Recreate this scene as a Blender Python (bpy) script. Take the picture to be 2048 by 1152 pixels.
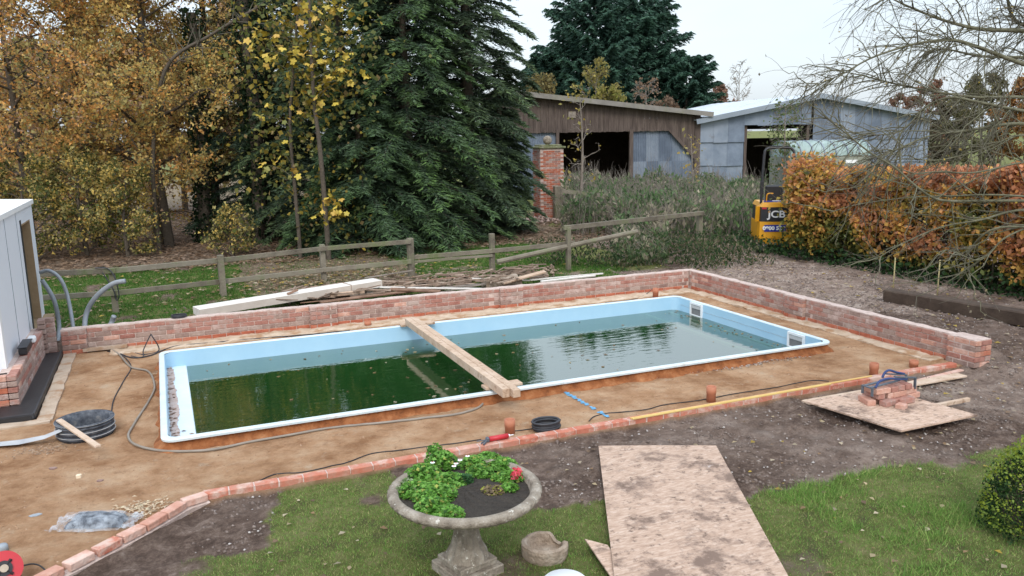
import bpy, math, random
import numpy as np
from mathutils import Matrix, Vector
random.seed(7); RNG = np.random.default_rng(7)
for o in list(bpy.data.objects): bpy.data.objects.remove(o)
S = bpy.context.scene; COL = S.collection
# ---------------------------------------------------------------- camera
CAMH = 3.2
RX = np.array([[.91871694, -.39455654, -.01686183], [-.08835687, -.16374732, -.98253747], [.3849055, .90416367, -.18529922]])
FPX = 1639.57
cd = bpy.data.cameras.new('camera'); cam = bpy.data.objects.new('camera', cd); COL.objects.link(cam); S.camera = cam
cd.lens = 36 * FPX / 2048; cd.sensor_width = 36; cd.clip_end = 3000; cd.clip_start = .05
rt, up, bk = RX[0], -RX[1], -RX[2]
cam.matrix_world = Matrix(((rt[0], up[0], bk[0], 0), (rt[1], up[1], bk[1], 0), (rt[2], up[2], bk[2], CAMH), (0, 0, 0, 1)))
FH = np.array([.3849055, .90416367]); FH /= np.linalg.norm(FH); RH = np.array([FH[1], -FH[0]])
# ---------------------------------------------------------------- world, sun, exposure
SUN_EL, SUN_AZ = 42, 200          # azimuth measured clockwise from +Y
wd = bpy.data.worlds.new('World'); S.world = wd; wd.use_nodes = True
nt = wd.node_tree; N = nt.nodes; L = nt.links; N.clear()
out = N.new('ShaderNodeOutputWorld'); bg = N.new('ShaderNodeBackground'); bg2 = N.new('ShaderNodeBackground'); add = N.new('ShaderNodeAddShader')
sky = N.new('ShaderNodeTexSky'); sky.sky_type = 'NISHITA'; sky.sun_disc = False
sky.sun_elevation = math.radians(SUN_EL); sky.sun_rotation = math.radians(SUN_AZ); sky.dust_density = 3; sky.air_density = 1.2
L.new(sky.outputs[0], bg.inputs[0]); bg.inputs[1].default_value = .05
tc = N.new('ShaderNodeTexCoord'); sp = N.new('ShaderNodeSeparateXYZ'); L.new(tc.outputs['Generated'], sp.inputs[0])
cr = N.new('ShaderNodeValToRGB'); e = cr.color_ramp.elements       # overcast cloud deck: brighter towards the zenith
e[0].position = 0; e[0].color = (.66, .73, .80, 1); e[1].position = 1; e[1].color = (1.55, 1.72, 1.92, 1)
L.new(sp.outputs[2], cr.inputs[0])
nz = N.new('ShaderNodeTexNoise'); nz.inputs['Scale'].default_value = 2.2; nz.inputs['Detail'].default_value = 5
mp = N.new('ShaderNodeMapping'); mp.inputs['Scale'].default_value = (1, 1, 3); L.new(tc.outputs['Generated'], mp.inputs[0]); L.new(mp.outputs[0], nz.inputs['Vector'])
mr = N.new('ShaderNodeMapRange'); mr.inputs[1].default_value = .3; mr.inputs[2].default_value = .7; mr.inputs[3].default_value = .9; mr.inputs[4].default_value = 1.12
L.new(nz.outputs[0], mr.inputs[0]); vm = N.new('ShaderNodeVectorMath'); vm.operation = 'SCALE'
L.new(cr.outputs[0], vm.inputs[0]); L.new(mr.outputs[0], vm.inputs['Scale']); L.new(vm.outputs[0], bg2.inputs[0]); bg2.inputs[1].default_value = 1.0
L.new(bg.outputs[0], add.inputs[0]); L.new(bg2.outputs[0], add.inputs[1]); L.new(add.outputs[0], out.inputs[0])
sd = bpy.data.lights.new('sun', 'SUN'); sd.energy = 1.5; sd.angle = math.radians(20); sd.color = (1, .96, .9)
so = bpy.data.objects.new('sun', sd); COL.objects.link(so)
so.rotation_euler = (math.radians(90 - SUN_EL), 0, math.radians(180 - SUN_AZ))
S.view_settings.view_transform = 'Standard'; S.view_settings.look = 'None'; S.view_settings.exposure = 0; S.view_settings.gamma = 1
S.render.engine = 'CYCLES'; S.cycles.transparent_max_bounces = 12; S.cycles.max_bounces = 6
# ---------------------------------------------------------------- pixel -> place
def ray(x, y): return RX.T @ np.array([x - 1024, y - 576, FPX])
def P(x, y, z=0):
    d = ray(x, y); return d * ((z - CAMH) / d[2]) + (0, 0, CAMH)
def D(x, y, dep):
    d = ray(x, y); return d * (dep / (d[:2] @ FH)) + (0, 0, CAMH)
def ONX(x, y, X):
    d = ray(x, y); return d * (X / d[0]) + (0, 0, CAMH)
def ONY(x, y, Y):
    d = ray(x, y); return d * (Y / d[1]) + (0, 0, CAMH)
def G(px, dep):                       # ground spot under a picture column at a given distance
    q = D(px, 300, dep); return np.array([q[0], q[1], 0])
# ---------------------------------------------------------------- noise
def vnoise(x, y, s=0):
    xi = np.floor(x).astype(np.int64); yi = np.floor(y).astype(np.int64); fx = x - xi; fy = y - yi
    fx = fx * fx * (3 - 2 * fx); fy = fy * fy * (3 - 2 * fy)
    def h(a, b):
        n = (a * 374761393 + b * 668265263 + s * 974634777) & 0xffffffff
        n = ((n ^ (n >> 13)) * 1274126177) & 0xffffffff
        return ((n ^ (n >> 16)) & 0xffff) / 65535.
    return (h(xi, yi) * (1 - fx) + h(xi + 1, yi) * fx) * (1 - fy) + (h(xi, yi + 1) * (1 - fx) + h(xi + 1, yi + 1) * fx) * fy
def fbm(x, y, s=0, o=4):
    t = 0; a = .5
    for k in range(o): t = t + a * vnoise(x * 2 ** k, y * 2 ** k, s + k); a *= .5
    return t
def sstep(a, b, x): t = np.clip((x - a) / (b - a), 0, 1); return t * t * (3 - 2 * t)
def inpoly(x, y, poly):
    r = np.zeros(x.shape, bool); n = len(poly)
    for i in range(n):
        x1, y1 = poly[i]; x2, y2 = poly[(i + 1) % n]
        if y1 == y2: continue
        c = ((y1 > y) != (y2 > y)) & (x < (x2 - x1) * (y - y1) / (y2 - y1) + x1); r ^= c
    return r
# ---------------------------------------------------------------- objects
def lin(c): return tuple(((v / 255) / 12.92 if v / 255 < .04045 else ((v / 255 + .055) / 1.055) ** 2.4) for v in c)
def link(name, me, mat=None, parent=None, label=None, cat=None, group=None, kind=None):
    o = bpy.data.objects.new(name, me); COL.objects.link(o)
    if mat is not None and me is not None and not me.materials: me.materials.append(mat)
    if parent is not None:
        o.parent = parent; o.matrix_parent_inverse = PM[parent.name]
    PM[o.name] = Matrix.Identity(4)
    if label: o['label'] = label
    if cat: o['category'] = cat
    if group: o['group'] = group
    if kind: o['kind'] = kind
    return o
PM = {}
def thing(name, label, cat, loc=(0, 0, 0), group=None):
    o = bpy.data.objects.new(name, None); COL.objects.link(o); o.location = [float(v) for v in loc]; o.empty_display_size = .1
    o['label'] = label; o['category'] = cat
    if group: o['group'] = group
    PM[o.name] = Matrix.Translation(o.location).inverted()
    return o
def tag(o, label, cat, group=None):
    o['label'] = label; o['category'] = cat
    if group: o['group'] = group
    return o
def npmesh(name, V, F, col=None, smooth=False):
    """V (n,3), F (m,k) equal-sized faces"""
    V = np.asarray(V, np.float32); F = np.asarray(F, np.int32); m, k = F.shape
    me = bpy.data.meshes.new(name); me.vertices.add(len(V)); me.vertices.foreach_set('co', V.ravel())
    me.loops.add(m * k); me.loops.foreach_set('vertex_index', F.ravel()); me.polygons.add(m)
    me.polygons.foreach_set('loop_start', np.arange(0, m * k, k, dtype=np.int32)); me.polygons.foreach_set('loop_total', np.full(m, k, np.int32))
    if smooth: me.polygons.foreach_set('use_smooth', np.ones(m, bool))
    if col is not None:
        a = me.color_attributes.new('col', 'FLOAT_COLOR', 'POINT'); c = np.ones((len(V), 4), np.float32); c[:, :3] = col; a.data.foreach_set('color', c.ravel())
    me.update(calc_edges=True); return me
class MB:
    def __init__(s): s.v = []; s.f = []
    def add(s, vs, fs):
        b = len(s.v); s.v += [tuple(float(c) for c in v) for v in vs]; s.f += [tuple(b + i for i in f) for f in fs]; return s
    def box(s, c, d, M=None, bev=0, jit=0):
        hx, hy, hz = d[0] / 2, d[1] / 2, d[2] / 2
        if bev:
            b = min(bev, hx * .9, hy * .9, hz * .9); vs = []
            idx = {}
            for sx in (-1, 1):
                for sy in (-1, 1):
                    for sz in (-1, 1):
                        j = [1 + random.uniform(-jit, jit) for _ in range(3)]
                        for a in range(3):
                            q = [sx * (hx - b * (a != 0)) * j[0], sy * (hy - b * (a != 1)) * j[1], sz * (hz - b * (a != 2)) * j[2]]
                            idx[sx, sy, sz, a] = len(vs); vs.append(q)
            fs = []
            for a in range(3):
                o1, o2 = (a + 1) % 3, (a + 2) % 3
                for sg in (-1, 1):
                    q = []
                    for (p1, p2) in ((-1, -1), (1, -1), (1, 1), (-1, 1)):
                        k = [0, 0, 0]; k[a] = sg; k[o1] = p1; k[o2] = p2; q.append(idx[k[0], k[1], k[2], a])
                    fs.append(q if sg > 0 else q[::-1])
            for a in range(3):     # edges along axis a
                o1, o2 = (a + 1) % 3, (a + 2) % 3
                for p1 in (-1, 1):
                    for p2 in (-1, 1):
                        k0 = [0, 0, 0]; k0[o1] = p1; k0[o2] = p2; k1 = list(k0); k0[a] = -1; k1[a] = 1
                        q = [idx[(*k0, o1)], idx[(*k1, o1)], idx[(*k1, o2)], idx[(*k0, o2)]]
                        fs.append(q if p1 * p2 > 0 else q[::-1])
            for sx in (-1, 1):
                for sy in (-1, 1):
                    for sz in (-1, 1):
                        q = [idx[sx, sy, sz, a] for a in range(3)]; fs.append(q if sx * sy * sz > 0 else q[::-1])
        else:
            vs = [[sx * hx, sy * hy, sz * hz] for sx in (-1, 1) for sy in (-1, 1) for sz in (-1, 1)]
            fs = [(0, 1, 3, 2), (4, 6, 7, 5), (0, 4, 5, 1), (2, 3, 7, 6), (0, 2, 6, 4), (1, 5, 7, 3)]
        if M is not None: vs = [tuple(M @ Vector(v)) for v in vs]
        return s.add([(v[0] + c[0], v[1] + c[1], v[2] + c[2]) for v in vs], fs)
    def beam(s, a, b, w, h, roll=0, bev=0):
        a = Vector(a); b = Vector(b); d = b - a; Ln = d.length; x = d.normalized()
        u = Vector((0, 0, 1)) if abs(x.z) < .95 else Vector((1, 0, 0))
        y = u.cross(x).normalized(); z = x.cross(y)
        M = Matrix((x, y, z)).transposed()
        if roll: M = M @ Matrix.Rotation(roll, 3, 'X')
        return s.box((a + b) / 2, (Ln, w, h), M, bev)
    def tube(s, pts, r, n=8, cap=True):
        pts = [Vector(p) for p in pts]; b = len(s.v); rr = r if hasattr(r, '__len__') else [r] * len(pts)
        pt = None; nx = None
        for i, p in enumerate(pts):
            t = (pts[min(i + 1, len(pts) - 1)] - pts[max(i - 1, 0)]).normalized()
            if nx is None: nx = t.orthogonal().normalized()
            else:
                nx = nx - t * nx.dot(t); nx = nx.normalized() if nx.length > 1e-6 else t.orthogonal().normalized()
            ny = t.cross(nx)
            for k in range(n):
                a = 2 * math.pi * k / n; s.v.append(tuple(p + (nx * math.cos(a) + ny * math.sin(a)) * rr[i]))
        for i in range(len(pts) - 1):
            for k in range(n):
                k2 = (k + 1) % n; s.f.append((b + i * n + k, b + i * n + k2, b + (i + 1) * n + k2, b + (i + 1) * n + k))
        if cap:
            s.f.append(tuple(b + k for k in range(n))[::-1]); e = b + (len(pts) - 1) * n; s.f.append(tuple(e + k for k in range(n)))
        return s
    def lathe(s, prof, c=(0, 0, 0), n=32, rf=None, closed=False):
        b = len(s.v); m = len(prof)
        for k in range(n):
            a = 2 * math.pi * k / n
            for i, (r, z) in enumerate(prof):
                q = r if rf is None else rf(a, i, r, z)
                s.v.append((c[0] + q * math.cos(a), c[1] + q * math.sin(a), c[2] + z))
        for k in range(n):
            k2 = (k + 1) % n
            for i in range(m - 1 + closed):
                i2 = (i + 1) % m; s.f.append((b + k * m + i, b + k2 * m + i, b + k2 * m + i2, b + k * m + i2))
        return s
    def prism(s, poly, z0, z1):
        n = len(poly); return s.add([(x, y, z0) for x, y in poly] + [(x, y, z1) for x, y in poly],
            [tuple(range(n))[::-1], tuple(range(n, 2 * n))] + [(i, (i + 1) % n, n + (i + 1) % n, n + i) for i in range(n)])
    def mesh(s, name, smooth=False):
        me = bpy.data.meshes.new(name); me.from_pydata(s.v, [], s.f)
        if smooth: me.polygons.foreach_set('use_smooth', np.ones(len(me.polygons), bool))
        me.update(); return me
    def build(s, name, mat, parent=None, smooth=False, **k): return link(name, s.mesh(name, smooth), mat, parent, **k)
def spline(pts, n=8):
    pts = [np.array(p, float) for p in pts]; out = []
    for i in range(len(pts) - 1):
        p0 = pts[max(i - 1, 0)]; p1 = pts[i]; p2 = pts[i + 1]; p3 = pts[min(i + 2, len(pts) - 1)]
        for k in range(n):
            t = k / n; out.append(.5 * ((2 * p1) + (-p0 + p2) * t + (2 * p0 - 5 * p1 + 4 * p2 - p3) * t * t + (-p0 + 3 * p1 - 3 * p2 + p3) * t ** 3))
    return out + [pts[-1]]
# ---------------------------------------------------------------- materials
def newmat(name):
    m = bpy.data.materials.new(name); m.use_nodes = True; n = m.node_tree; b = n.nodes['Principled BSDF']; return m, n.nodes, n.links, b
def ramp(N, cols, pos=None):
    r = N.new('ShaderNodeValToRGB'); el = r.color_ramp.elements
    while len(el) < len(cols): el.new(1)
    for i, c in enumerate(cols): el[i].position = pos[i] if pos else .25 + .5 * i / max(1, len(cols) - 1); el[i].color = (*c, 1)
    return r
def pm(name, cols, scale=4, rough=.85, bump=.3, bscale=None, detail=6, pos=None, stretch=None, spec=.3, rnd=0, metal=0, dirt=None, dscale=2, dlo=.5, dhi=.65):
    """procedural surface: noise colour ramp + bump, optional per-object shift (rnd) and dirt patches"""
    m, N, L, b = newmat(name); g = N.new('ShaderNodeNewGeometry'); vec = g.outputs['Position']
    if stretch:
        tcx = N.new('ShaderNodeTexCoord'); mpx = N.new('ShaderNodeMapping'); mpx.inputs['Scale'].default_value = stretch
        L.new(tcx.outputs['Object'], mpx.inputs[0]); vec = mpx.outputs[0]
    n = N.new('ShaderNodeTexNoise'); n.inputs['Scale'].default_value = scale; n.inputs['Detail'].default_value = detail; n.inputs['Roughness'].default_value = .65
    L.new(vec, n.inputs['Vector']); f = n.outputs[0]
    if rnd:
        oi = N.new('ShaderNodeObjectInfo'); ma = N.new('ShaderNodeMath'); ma.operation = 'MULTIPLY_ADD'; ma.inputs[1].default_value = rnd; ma.inputs[2].default_value = -rnd / 2
        L.new(oi.outputs['Random'], ma.inputs[0]); ad = N.new('ShaderNodeMath'); ad.operation = 'ADD'; L.new(ma.outputs[0], ad.inputs[0]); L.new(f, ad.inputs[1]); f = ad.outputs[0]
    r = ramp(N, cols, pos); L.new(f, r.inputs[0]); c = r.outputs[0]
    if dirt:
        n3 = N.new('ShaderNodeTexNoise'); n3.inputs['Scale'].default_value = dscale; n3.inputs['Detail'].default_value = 7; n3.inputs['Roughness'].default_value = .7; L.new(g.outputs['Position'], n3.inputs['Vector'])
        q = N.new('ShaderNodeMapRange'); q.inputs[1].default_value = dlo; q.inputs[2].default_value = dhi; L.new(n3.outputs[0], q.inputs[0])
        mx = N.new('ShaderNodeMix'); mx.data_type = 'RGBA'; L.new(q.outputs[0], mx.inputs[0]); L.new(c, mx.inputs[6]); mx.inputs[7].default_value = (*dirt, 1); c = mx.outputs[2]
    L.new(c, b.inputs['Base Color']); b.inputs['Roughness'].default_value = rough; b.inputs['Specular IOR Level'].default_value = spec; b.inputs['Metallic'].default_value = metal
    if bump:
        n2 = N.new('ShaderNodeTexNoise'); n2.inputs['Scale'].default_value = bscale or scale * 4; n2.inputs['Detail'].default_value = 5; L.new(vec, n2.inputs['Vector'])
        bp = N.new('ShaderNodeBump'); bp.inputs['Strength'].default_value = bump; bp.inputs['Distance'].default_value = .02; L.new(n2.outputs[0], bp.inputs['Height']); L.new(bp.outputs[0], b.inputs['Normal'])
    return m
def leafmat(name, trans=.45, rough=.6, gain=1):
    m, N, L, b = newmat(name); a = N.new('ShaderNodeAttribute'); a.attribute_name = 'col'; L.new(a.outputs['Color'], b.inputs['Base Color'])
    b.inputs['Roughness'].default_value = rough; b.inputs['Specular IOR Level'].default_value = .25
    t = N.new('ShaderNodeBsdfTranslucent'); L.new(a.outputs['Color'], t.inputs[0]); mx = N.new('ShaderNodeMixShader'); mx.inputs[0].default_value = trans
    L.new(b.outputs[0], mx.inputs[1]); L.new(t.outputs[0], mx.inputs[2]); L.new(mx.outputs[0], N['Material Output'].inputs[0]); return m
M = {}
M['leaf'] = leafmat('leaf'); M['needle'] = leafmat('needle', .12, .55)
M['bark'] = pm('bark', [(.055, .045, .035), (.13, .105, .08)], 12, bump=.6); M['bark_green'] = pm('bark_green', [(.07, .062, .04), (.13, .125, .078), (.20, .19, .14)], 9, bump=.5)
M['twig'] = pm('twig', [(.075, .065, .05), (.17, .155, .12)], 5, bump=0); M['twig_pale'] = pm('twig_pale', [(.16, .13, .11), (.3, .26, .22)], 5, bump=0)
M['mortar'] = pm('mortar', [(.40, .30, .255), (.55, .43, .38), (.66, .55, .50)], 12, bump=.7, bscale=45)
M['brick'] = pm('brick', [(.29, .125, .098), (.39, .195, .155), (.37, .25, .215), (.52, .40, .36)], 9, rnd=.40, bump=.6, bscale=40, pos=[.22, .45, .6, .8])
M['brick_red'] = pm('brick_red', [(.33, .09, .05), (.44, .14, .08), (.42, .21, .15)], 9, rnd=.25, bump=.5, bscale=40)
M['brick_dark'] = pm('brick_dark', [(.22, .14, .12), (.32, .225, .19), (.42, .33, .29)], 9, rnd=.3, bump=.5, bscale=40)
M['brick_pale'] = pm('brick_pale', [(.44, .20, .14), (.53, .30, .23), (.64, .47, .40)], 7, rnd=.25, bump=.6, bscale=35)
M['rail'] = pm('rail', [(.10, .085, .065), (.20, .175, .135), (.29, .26, .205)], 3, rnd=.2, bump=.6, stretch=(1, 1, 1), bscale=30, dirt=(.13, .15, .07), dscale=1.5)
M['timber_new'] = pm('timber_new', [(.38, .26, .18), (.51, .38, .28), (.60, .48, .385)], 5, rnd=.2, bump=.3, dirt=(.27, .16, .10), dscale=11, dlo=.56, dhi=.66)
M['plank_grey'] = pm('plank_grey', [(.18, .15, .125), (.32, .275, .235), (.42, .375, .33)], 4, rnd=.35, bump=.4)
M['plank_brown'] = pm('plank_brown', [(.15, .085, .055), (.26, .155, .105), (.34, .22, .16)], 4, rnd=.35, bump=.4)
M['white_paint'] = pm('white_paint', [(.62, .58, .53), (.76, .73, .69)], 3, rough=.6, bump=.1, dirt=(.42, .37, .31), dscale=3, dlo=.58, dhi=.75)
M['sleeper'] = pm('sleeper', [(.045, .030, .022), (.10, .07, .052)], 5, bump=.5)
M['black'] = pm('black', [(.012, .012, .014), (.025, .025, .028)], 6, rough=.45, bump=.1, spec=.5)
M['rubber'] = pm('rubber', [(.018, .019, .024), (.04, .042, .05)], 6, rough=.5, bump=.05, spec=.5)
M['hose_grey'] = pm('hose_grey', [(.20, .17, .14), (.30, .265, .225)], 5, rough=.55, bump=.1)
M['conduit'] = pm('conduit', [(.22, .25, .28), (.34, .37, .40)], 5, rough=.5, bump=.1)
M['terracotta'] = pm('terracotta', [(.38, .14, .075), (.48, .20, .12)], 6, rough=.6, bump=.15)
M['stone'] = pm('stone', [(.13, .105, .08), (.26, .22, .175), (.42, .375, .315)], 9, bump=1, bscale=40, dirt=(.58, .55, .48), dscale=22, dlo=.60, dhi=.66)
M['stone_brown'] = pm('stone_brown', [(.17, .125, .09), (.32, .25, .19), (.46, .39, .32)], 9, bump=.8, bscale=50)
M['white_plastic'] = pm('white_plastic', [(.74, .76, .78), (.8, .82, .84)], 2, rough=.4, bump=0, spec=.5)
M['panel_white'] = pm('panel_white', [(.70, .73, .79), (.76, .79, .85)], .8, rough=.45, bump=.04, bscale=3, spec=.4)
M['roof_white'] = pm('roof_white', [(.76, .76, .76), (.82, .82, .82)], 2, rough=.5, bump=.05)
M['board_brown'] = pm('board_brown', [(.26, .18, .10), (.36, .26, .16)], 6, rough=.8, bump=.2)
M['concrete'] = pm('concrete', [(.36, .27, .20), (.50, .40, .31)], 5, bump=.5, dirt=(.32, .19, .11), dscale=4)
M['footing'] = pm('footing', [(.36, .25, .165), (.52, .40, .29), (.64, .53, .42)], 5, bump=1, bscale=18, dirt=(.36, .21, .115), dscale=2.6, dlo=.5, dhi=.62)
M['tin'] = pm('tin', [(.13, .16, .215), (.185, .225, .29), (.26, .30, .365)], 1.3, rough=.55, rnd=.45, bump=.15, metal=.15, dirt=(.17, .13, .11), dscale=1.1, dlo=.62, dhi=.85)
M['tin_roof'] = pm('tin_roof', [(.46, .51, .56), (.60, .65, .70)], .6, rough=.5, bump=.1)
M['fascia'] = pm('fascia', [(.20, .235, .28), (.28, .32, .37)], 1, rough=.6, bump=.1)
M['board_old'] = pm('board_old', [(.055, .042, .037), (.11, .083, .072), (.165, .13, .112)], 2.5, bump=.4, stretch=(3, 3, .4))
M['fascia_old'] = pm('fascia_old', [(.17, .155, .14), (.29, .27, .245)], 2, bump=.3, dirt=(.19, .19, .11), dscale=.9, dlo=.55, dhi=.8)
M['yellow'] = pm('yellow', [(.62, .28, .012), (.70, .34, .02)], 3, rough=.4, bump=.03, spec=.5)
M['blue'] = pm('blue', [(.02, .03, .22), (.03, .045, .3)], 4, rough=.5, bump=0)
M['blue_steel'] = pm('blue_steel', [(.025, .05, .16), (.05, .075, .18)], 8, rough=.5, bump=.1)
M['grey_steel'] = pm('grey_steel', [(.08, .10, .125), (.17, .19, .22)], 12, rough=.5, bump=.2, metal=.3)
M['red'] = pm('red', [(.45, .02, .03), (.55, .035, .045)], 4, rough=.4, bump=.05, spec=.5)
M['white_print'] = pm('white_print', [(.75, .75, .75), (.82, .82, .82)], 3, bump=0)
M['canvas_green'] = pm('canvas_green', [(.15, .21, .19), (.26, .34, .32), (.36, .44, .42)], 2.2, rough=.6, bump=.2)
M['soil_pot'] = pm('soil_pot', [(.02, .016, .013), (.055, .045, .036)], 30, bump=1, bscale=60)
M['clay_edge'] = pm('clay_edge', [(.12, .04, .015), (.27, .095, .032), (.42, .20, .09)], 7, bump=1, bscale=22)
M['edge_brick'] = pm('edge_brick', [(.40, .12, .075), (.48, .17, .11), (.45, .24, .18)], 8, rnd=.25, bump=.5, bscale=40, dirt=(.56, .40, .33), dscale=5, dlo=.48, dhi=.62)
M['sawdust'] = pm('sawdust', [(.66, .52, .36), (.78, .66, .5)], 20, bump=.3)
M['ply'] = None
# ---------------------------------------------------------------- ground
POOL = (-.211, 8.84, 8.826, 12.78); RIMZ = .14; WATER = -.11; WX = 9.85; WY = 13.85
EDGE = [(10.0, 7.56), (.16, 7.52), (-.02, 7.46), (-.30, 7.16), (-.94, 6.62), (-1.9, 5.86), (-4, 4.2)]
sandpoly = [(WX, WY), (WX, 7.5)] + EDGE[1:] + [(-9, 4.0), (-9, 10.6), (-1.9, 10.6), (-1.9, WY)]
lawn = [tuple(P(*p)[:2]) for p in [(300, 1152), (400, 1105), (520, 1085), (545, 1030), (565, 1000), (548, 976), (770, 928), (800, 960), (1040, 1010), (1200, 1000), (1490, 985), (1540, 970), (1640, 962), (1760, 922), (1960, 900), (2048, 885), (2400, 860), (2700, 1300), (2000, 1700), (0, 1700)]]
trackpoly = [tuple(P(*p)[:2]) for p in [(1370, 545), (1440, 505), (1500, 492), (1560, 500), (1700, 560), (1790, 600), (1900, 640), (1700, 625), (1500, 575)]]
def zones(x, y):
    wx = x + .35 * (fbm(x * 1.7, y * 1.7, 11) - .5); wy = y + .35 * (fbm(x * 1.7 + 9, y * 1.7, 21) - .5)
    sand = inpoly(x, y, sandpoly).astype(float)
    lw = inpoly(wx, wy, lawn)
    back = (wy > 15.4 - .1 * np.sin(x)) & (wy < 23) & (wx < 9.6 - .12 * (wy - 15)) & (y > 14)
    weed = (x > 8.5) & (y > 16.3) & (y < 60) & (x < 60) & ~((x < 16.5) & (x > 11.2) & (y < 23))
    far = (y > 45) | (x > 45) | (x < -60) | (y < -5)
    litter = ((y > 21.9) & (y < 70) & (x < 12.5) & (x > -40)) | ((wx > 1.6) & (wx < 5.4) & (wy > 16.9) & (wy < 22))
    grass = (lw | back | weed | far).astype(float) * np.where(lw | back, sstep(.20, .34, fbm(x * 1.3, y * 1.3, 5)), 1)
    track = np.clip(np.maximum(inpoly(wx + .3, wy, trackpoly) * 1.0, (.15 + .6 * sstep(2.5, 7, x)) * sstep(.3, .6, fbm(x * .9, y * .9, 44)) * (y < 40)), 0, 1)
    return sand, np.where(sand > 0, 0, grass), np.where(sand > 0, 0, np.where(litter, .85, 0)), np.where(sand > 0, 0, track)
def gz(x, y):
    x = np.asarray(x, float); y = np.asarray(y, float); sand = inpoly(x, y, sandpoly)
    lw = inpoly(x, y, lawn)
    rough = np.where(lw, .025, .10) * (fbm(x * 3.1, y * 3.1, 3, 5) - .5) + np.where(lw, 0.006, .07) * (fbm(x * 9, y * 9, 8, 3) - .45)
    right = .11 * sstep(9.7, 10.2, x) * sstep(4.5, 7, y) * (1 - sstep(13.5, 16.5, y))
    h = np.where(sand, .02 * (fbm(x * 2.2, y * 2.2, 2, 5) - .5) + .022 * (fbm(x * 6, y * 6, 12, 3) - .45), rough + right - .015 - .04 * (1 - sstep(7.45, 7.6, y)))
    h = h + np.where((y > WY + .25) & (x < 9.6), .04, 0) * sstep(14.1, 14.6, y)
    return h
def gz1(x, y): return float(gz(np.array([x]), np.array([y]))[0])
def axis(lo, hi, st, lo2, hi2, st2, far):
    a = list(np.arange(lo, hi, st)); b = list(np.arange(lo2, lo, st2)); c = list(np.arange(hi, hi2, st2)); q = st2; l = [lo2]; r = [hi2]
    while l[-1] > -far: q *= 1.35; l.append(l[-1] - q)
    q = st2
    while r[-1] < far: q *= 1.35; r.append(r[-1] + q)
    return np.array(sorted(set(l[1:] + b + a + c + r)))
gx = axis(-3, 12.5, .06, -10, 26, .25, 900); gy = axis(3.2, 15.6, .06, 0, 34, .22, 900)
XX, YY = np.meshgrid(gx, gy); ZZ = gz(XX, YY); nxg, nyg = len(gx), len(gy)
V = np.stack([XX, YY, ZZ], -1).reshape(-1, 3); ii = np.arange(nxg * nyg).reshape(nyg, nxg)
F = np.stack([ii[:-1, :-1], ii[:-1, 1:], ii[1:, 1:], ii[1:, :-1]], -1).reshape(-1, 4)
cx, cy = V[F].mean(1)[:, 0], V[F].mean(1)[:, 1]
keep = ~((cx > POOL[0] + .06) & (cx < POOL[1] - .06) & (cy > POOL[2] + .06) & (cy < POOL[3] - .06)); F = F[keep]
z4 = np.stack(zones(XX, YY), -1).reshape(-1, 4)
me = npmesh('ground', V, F, smooth=True); at = me.color_attributes.new('zone', 'FLOAT_COLOR', 'POINT'); at.data.foreach_set('color', z4.astype(np.float32).ravel())
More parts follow.
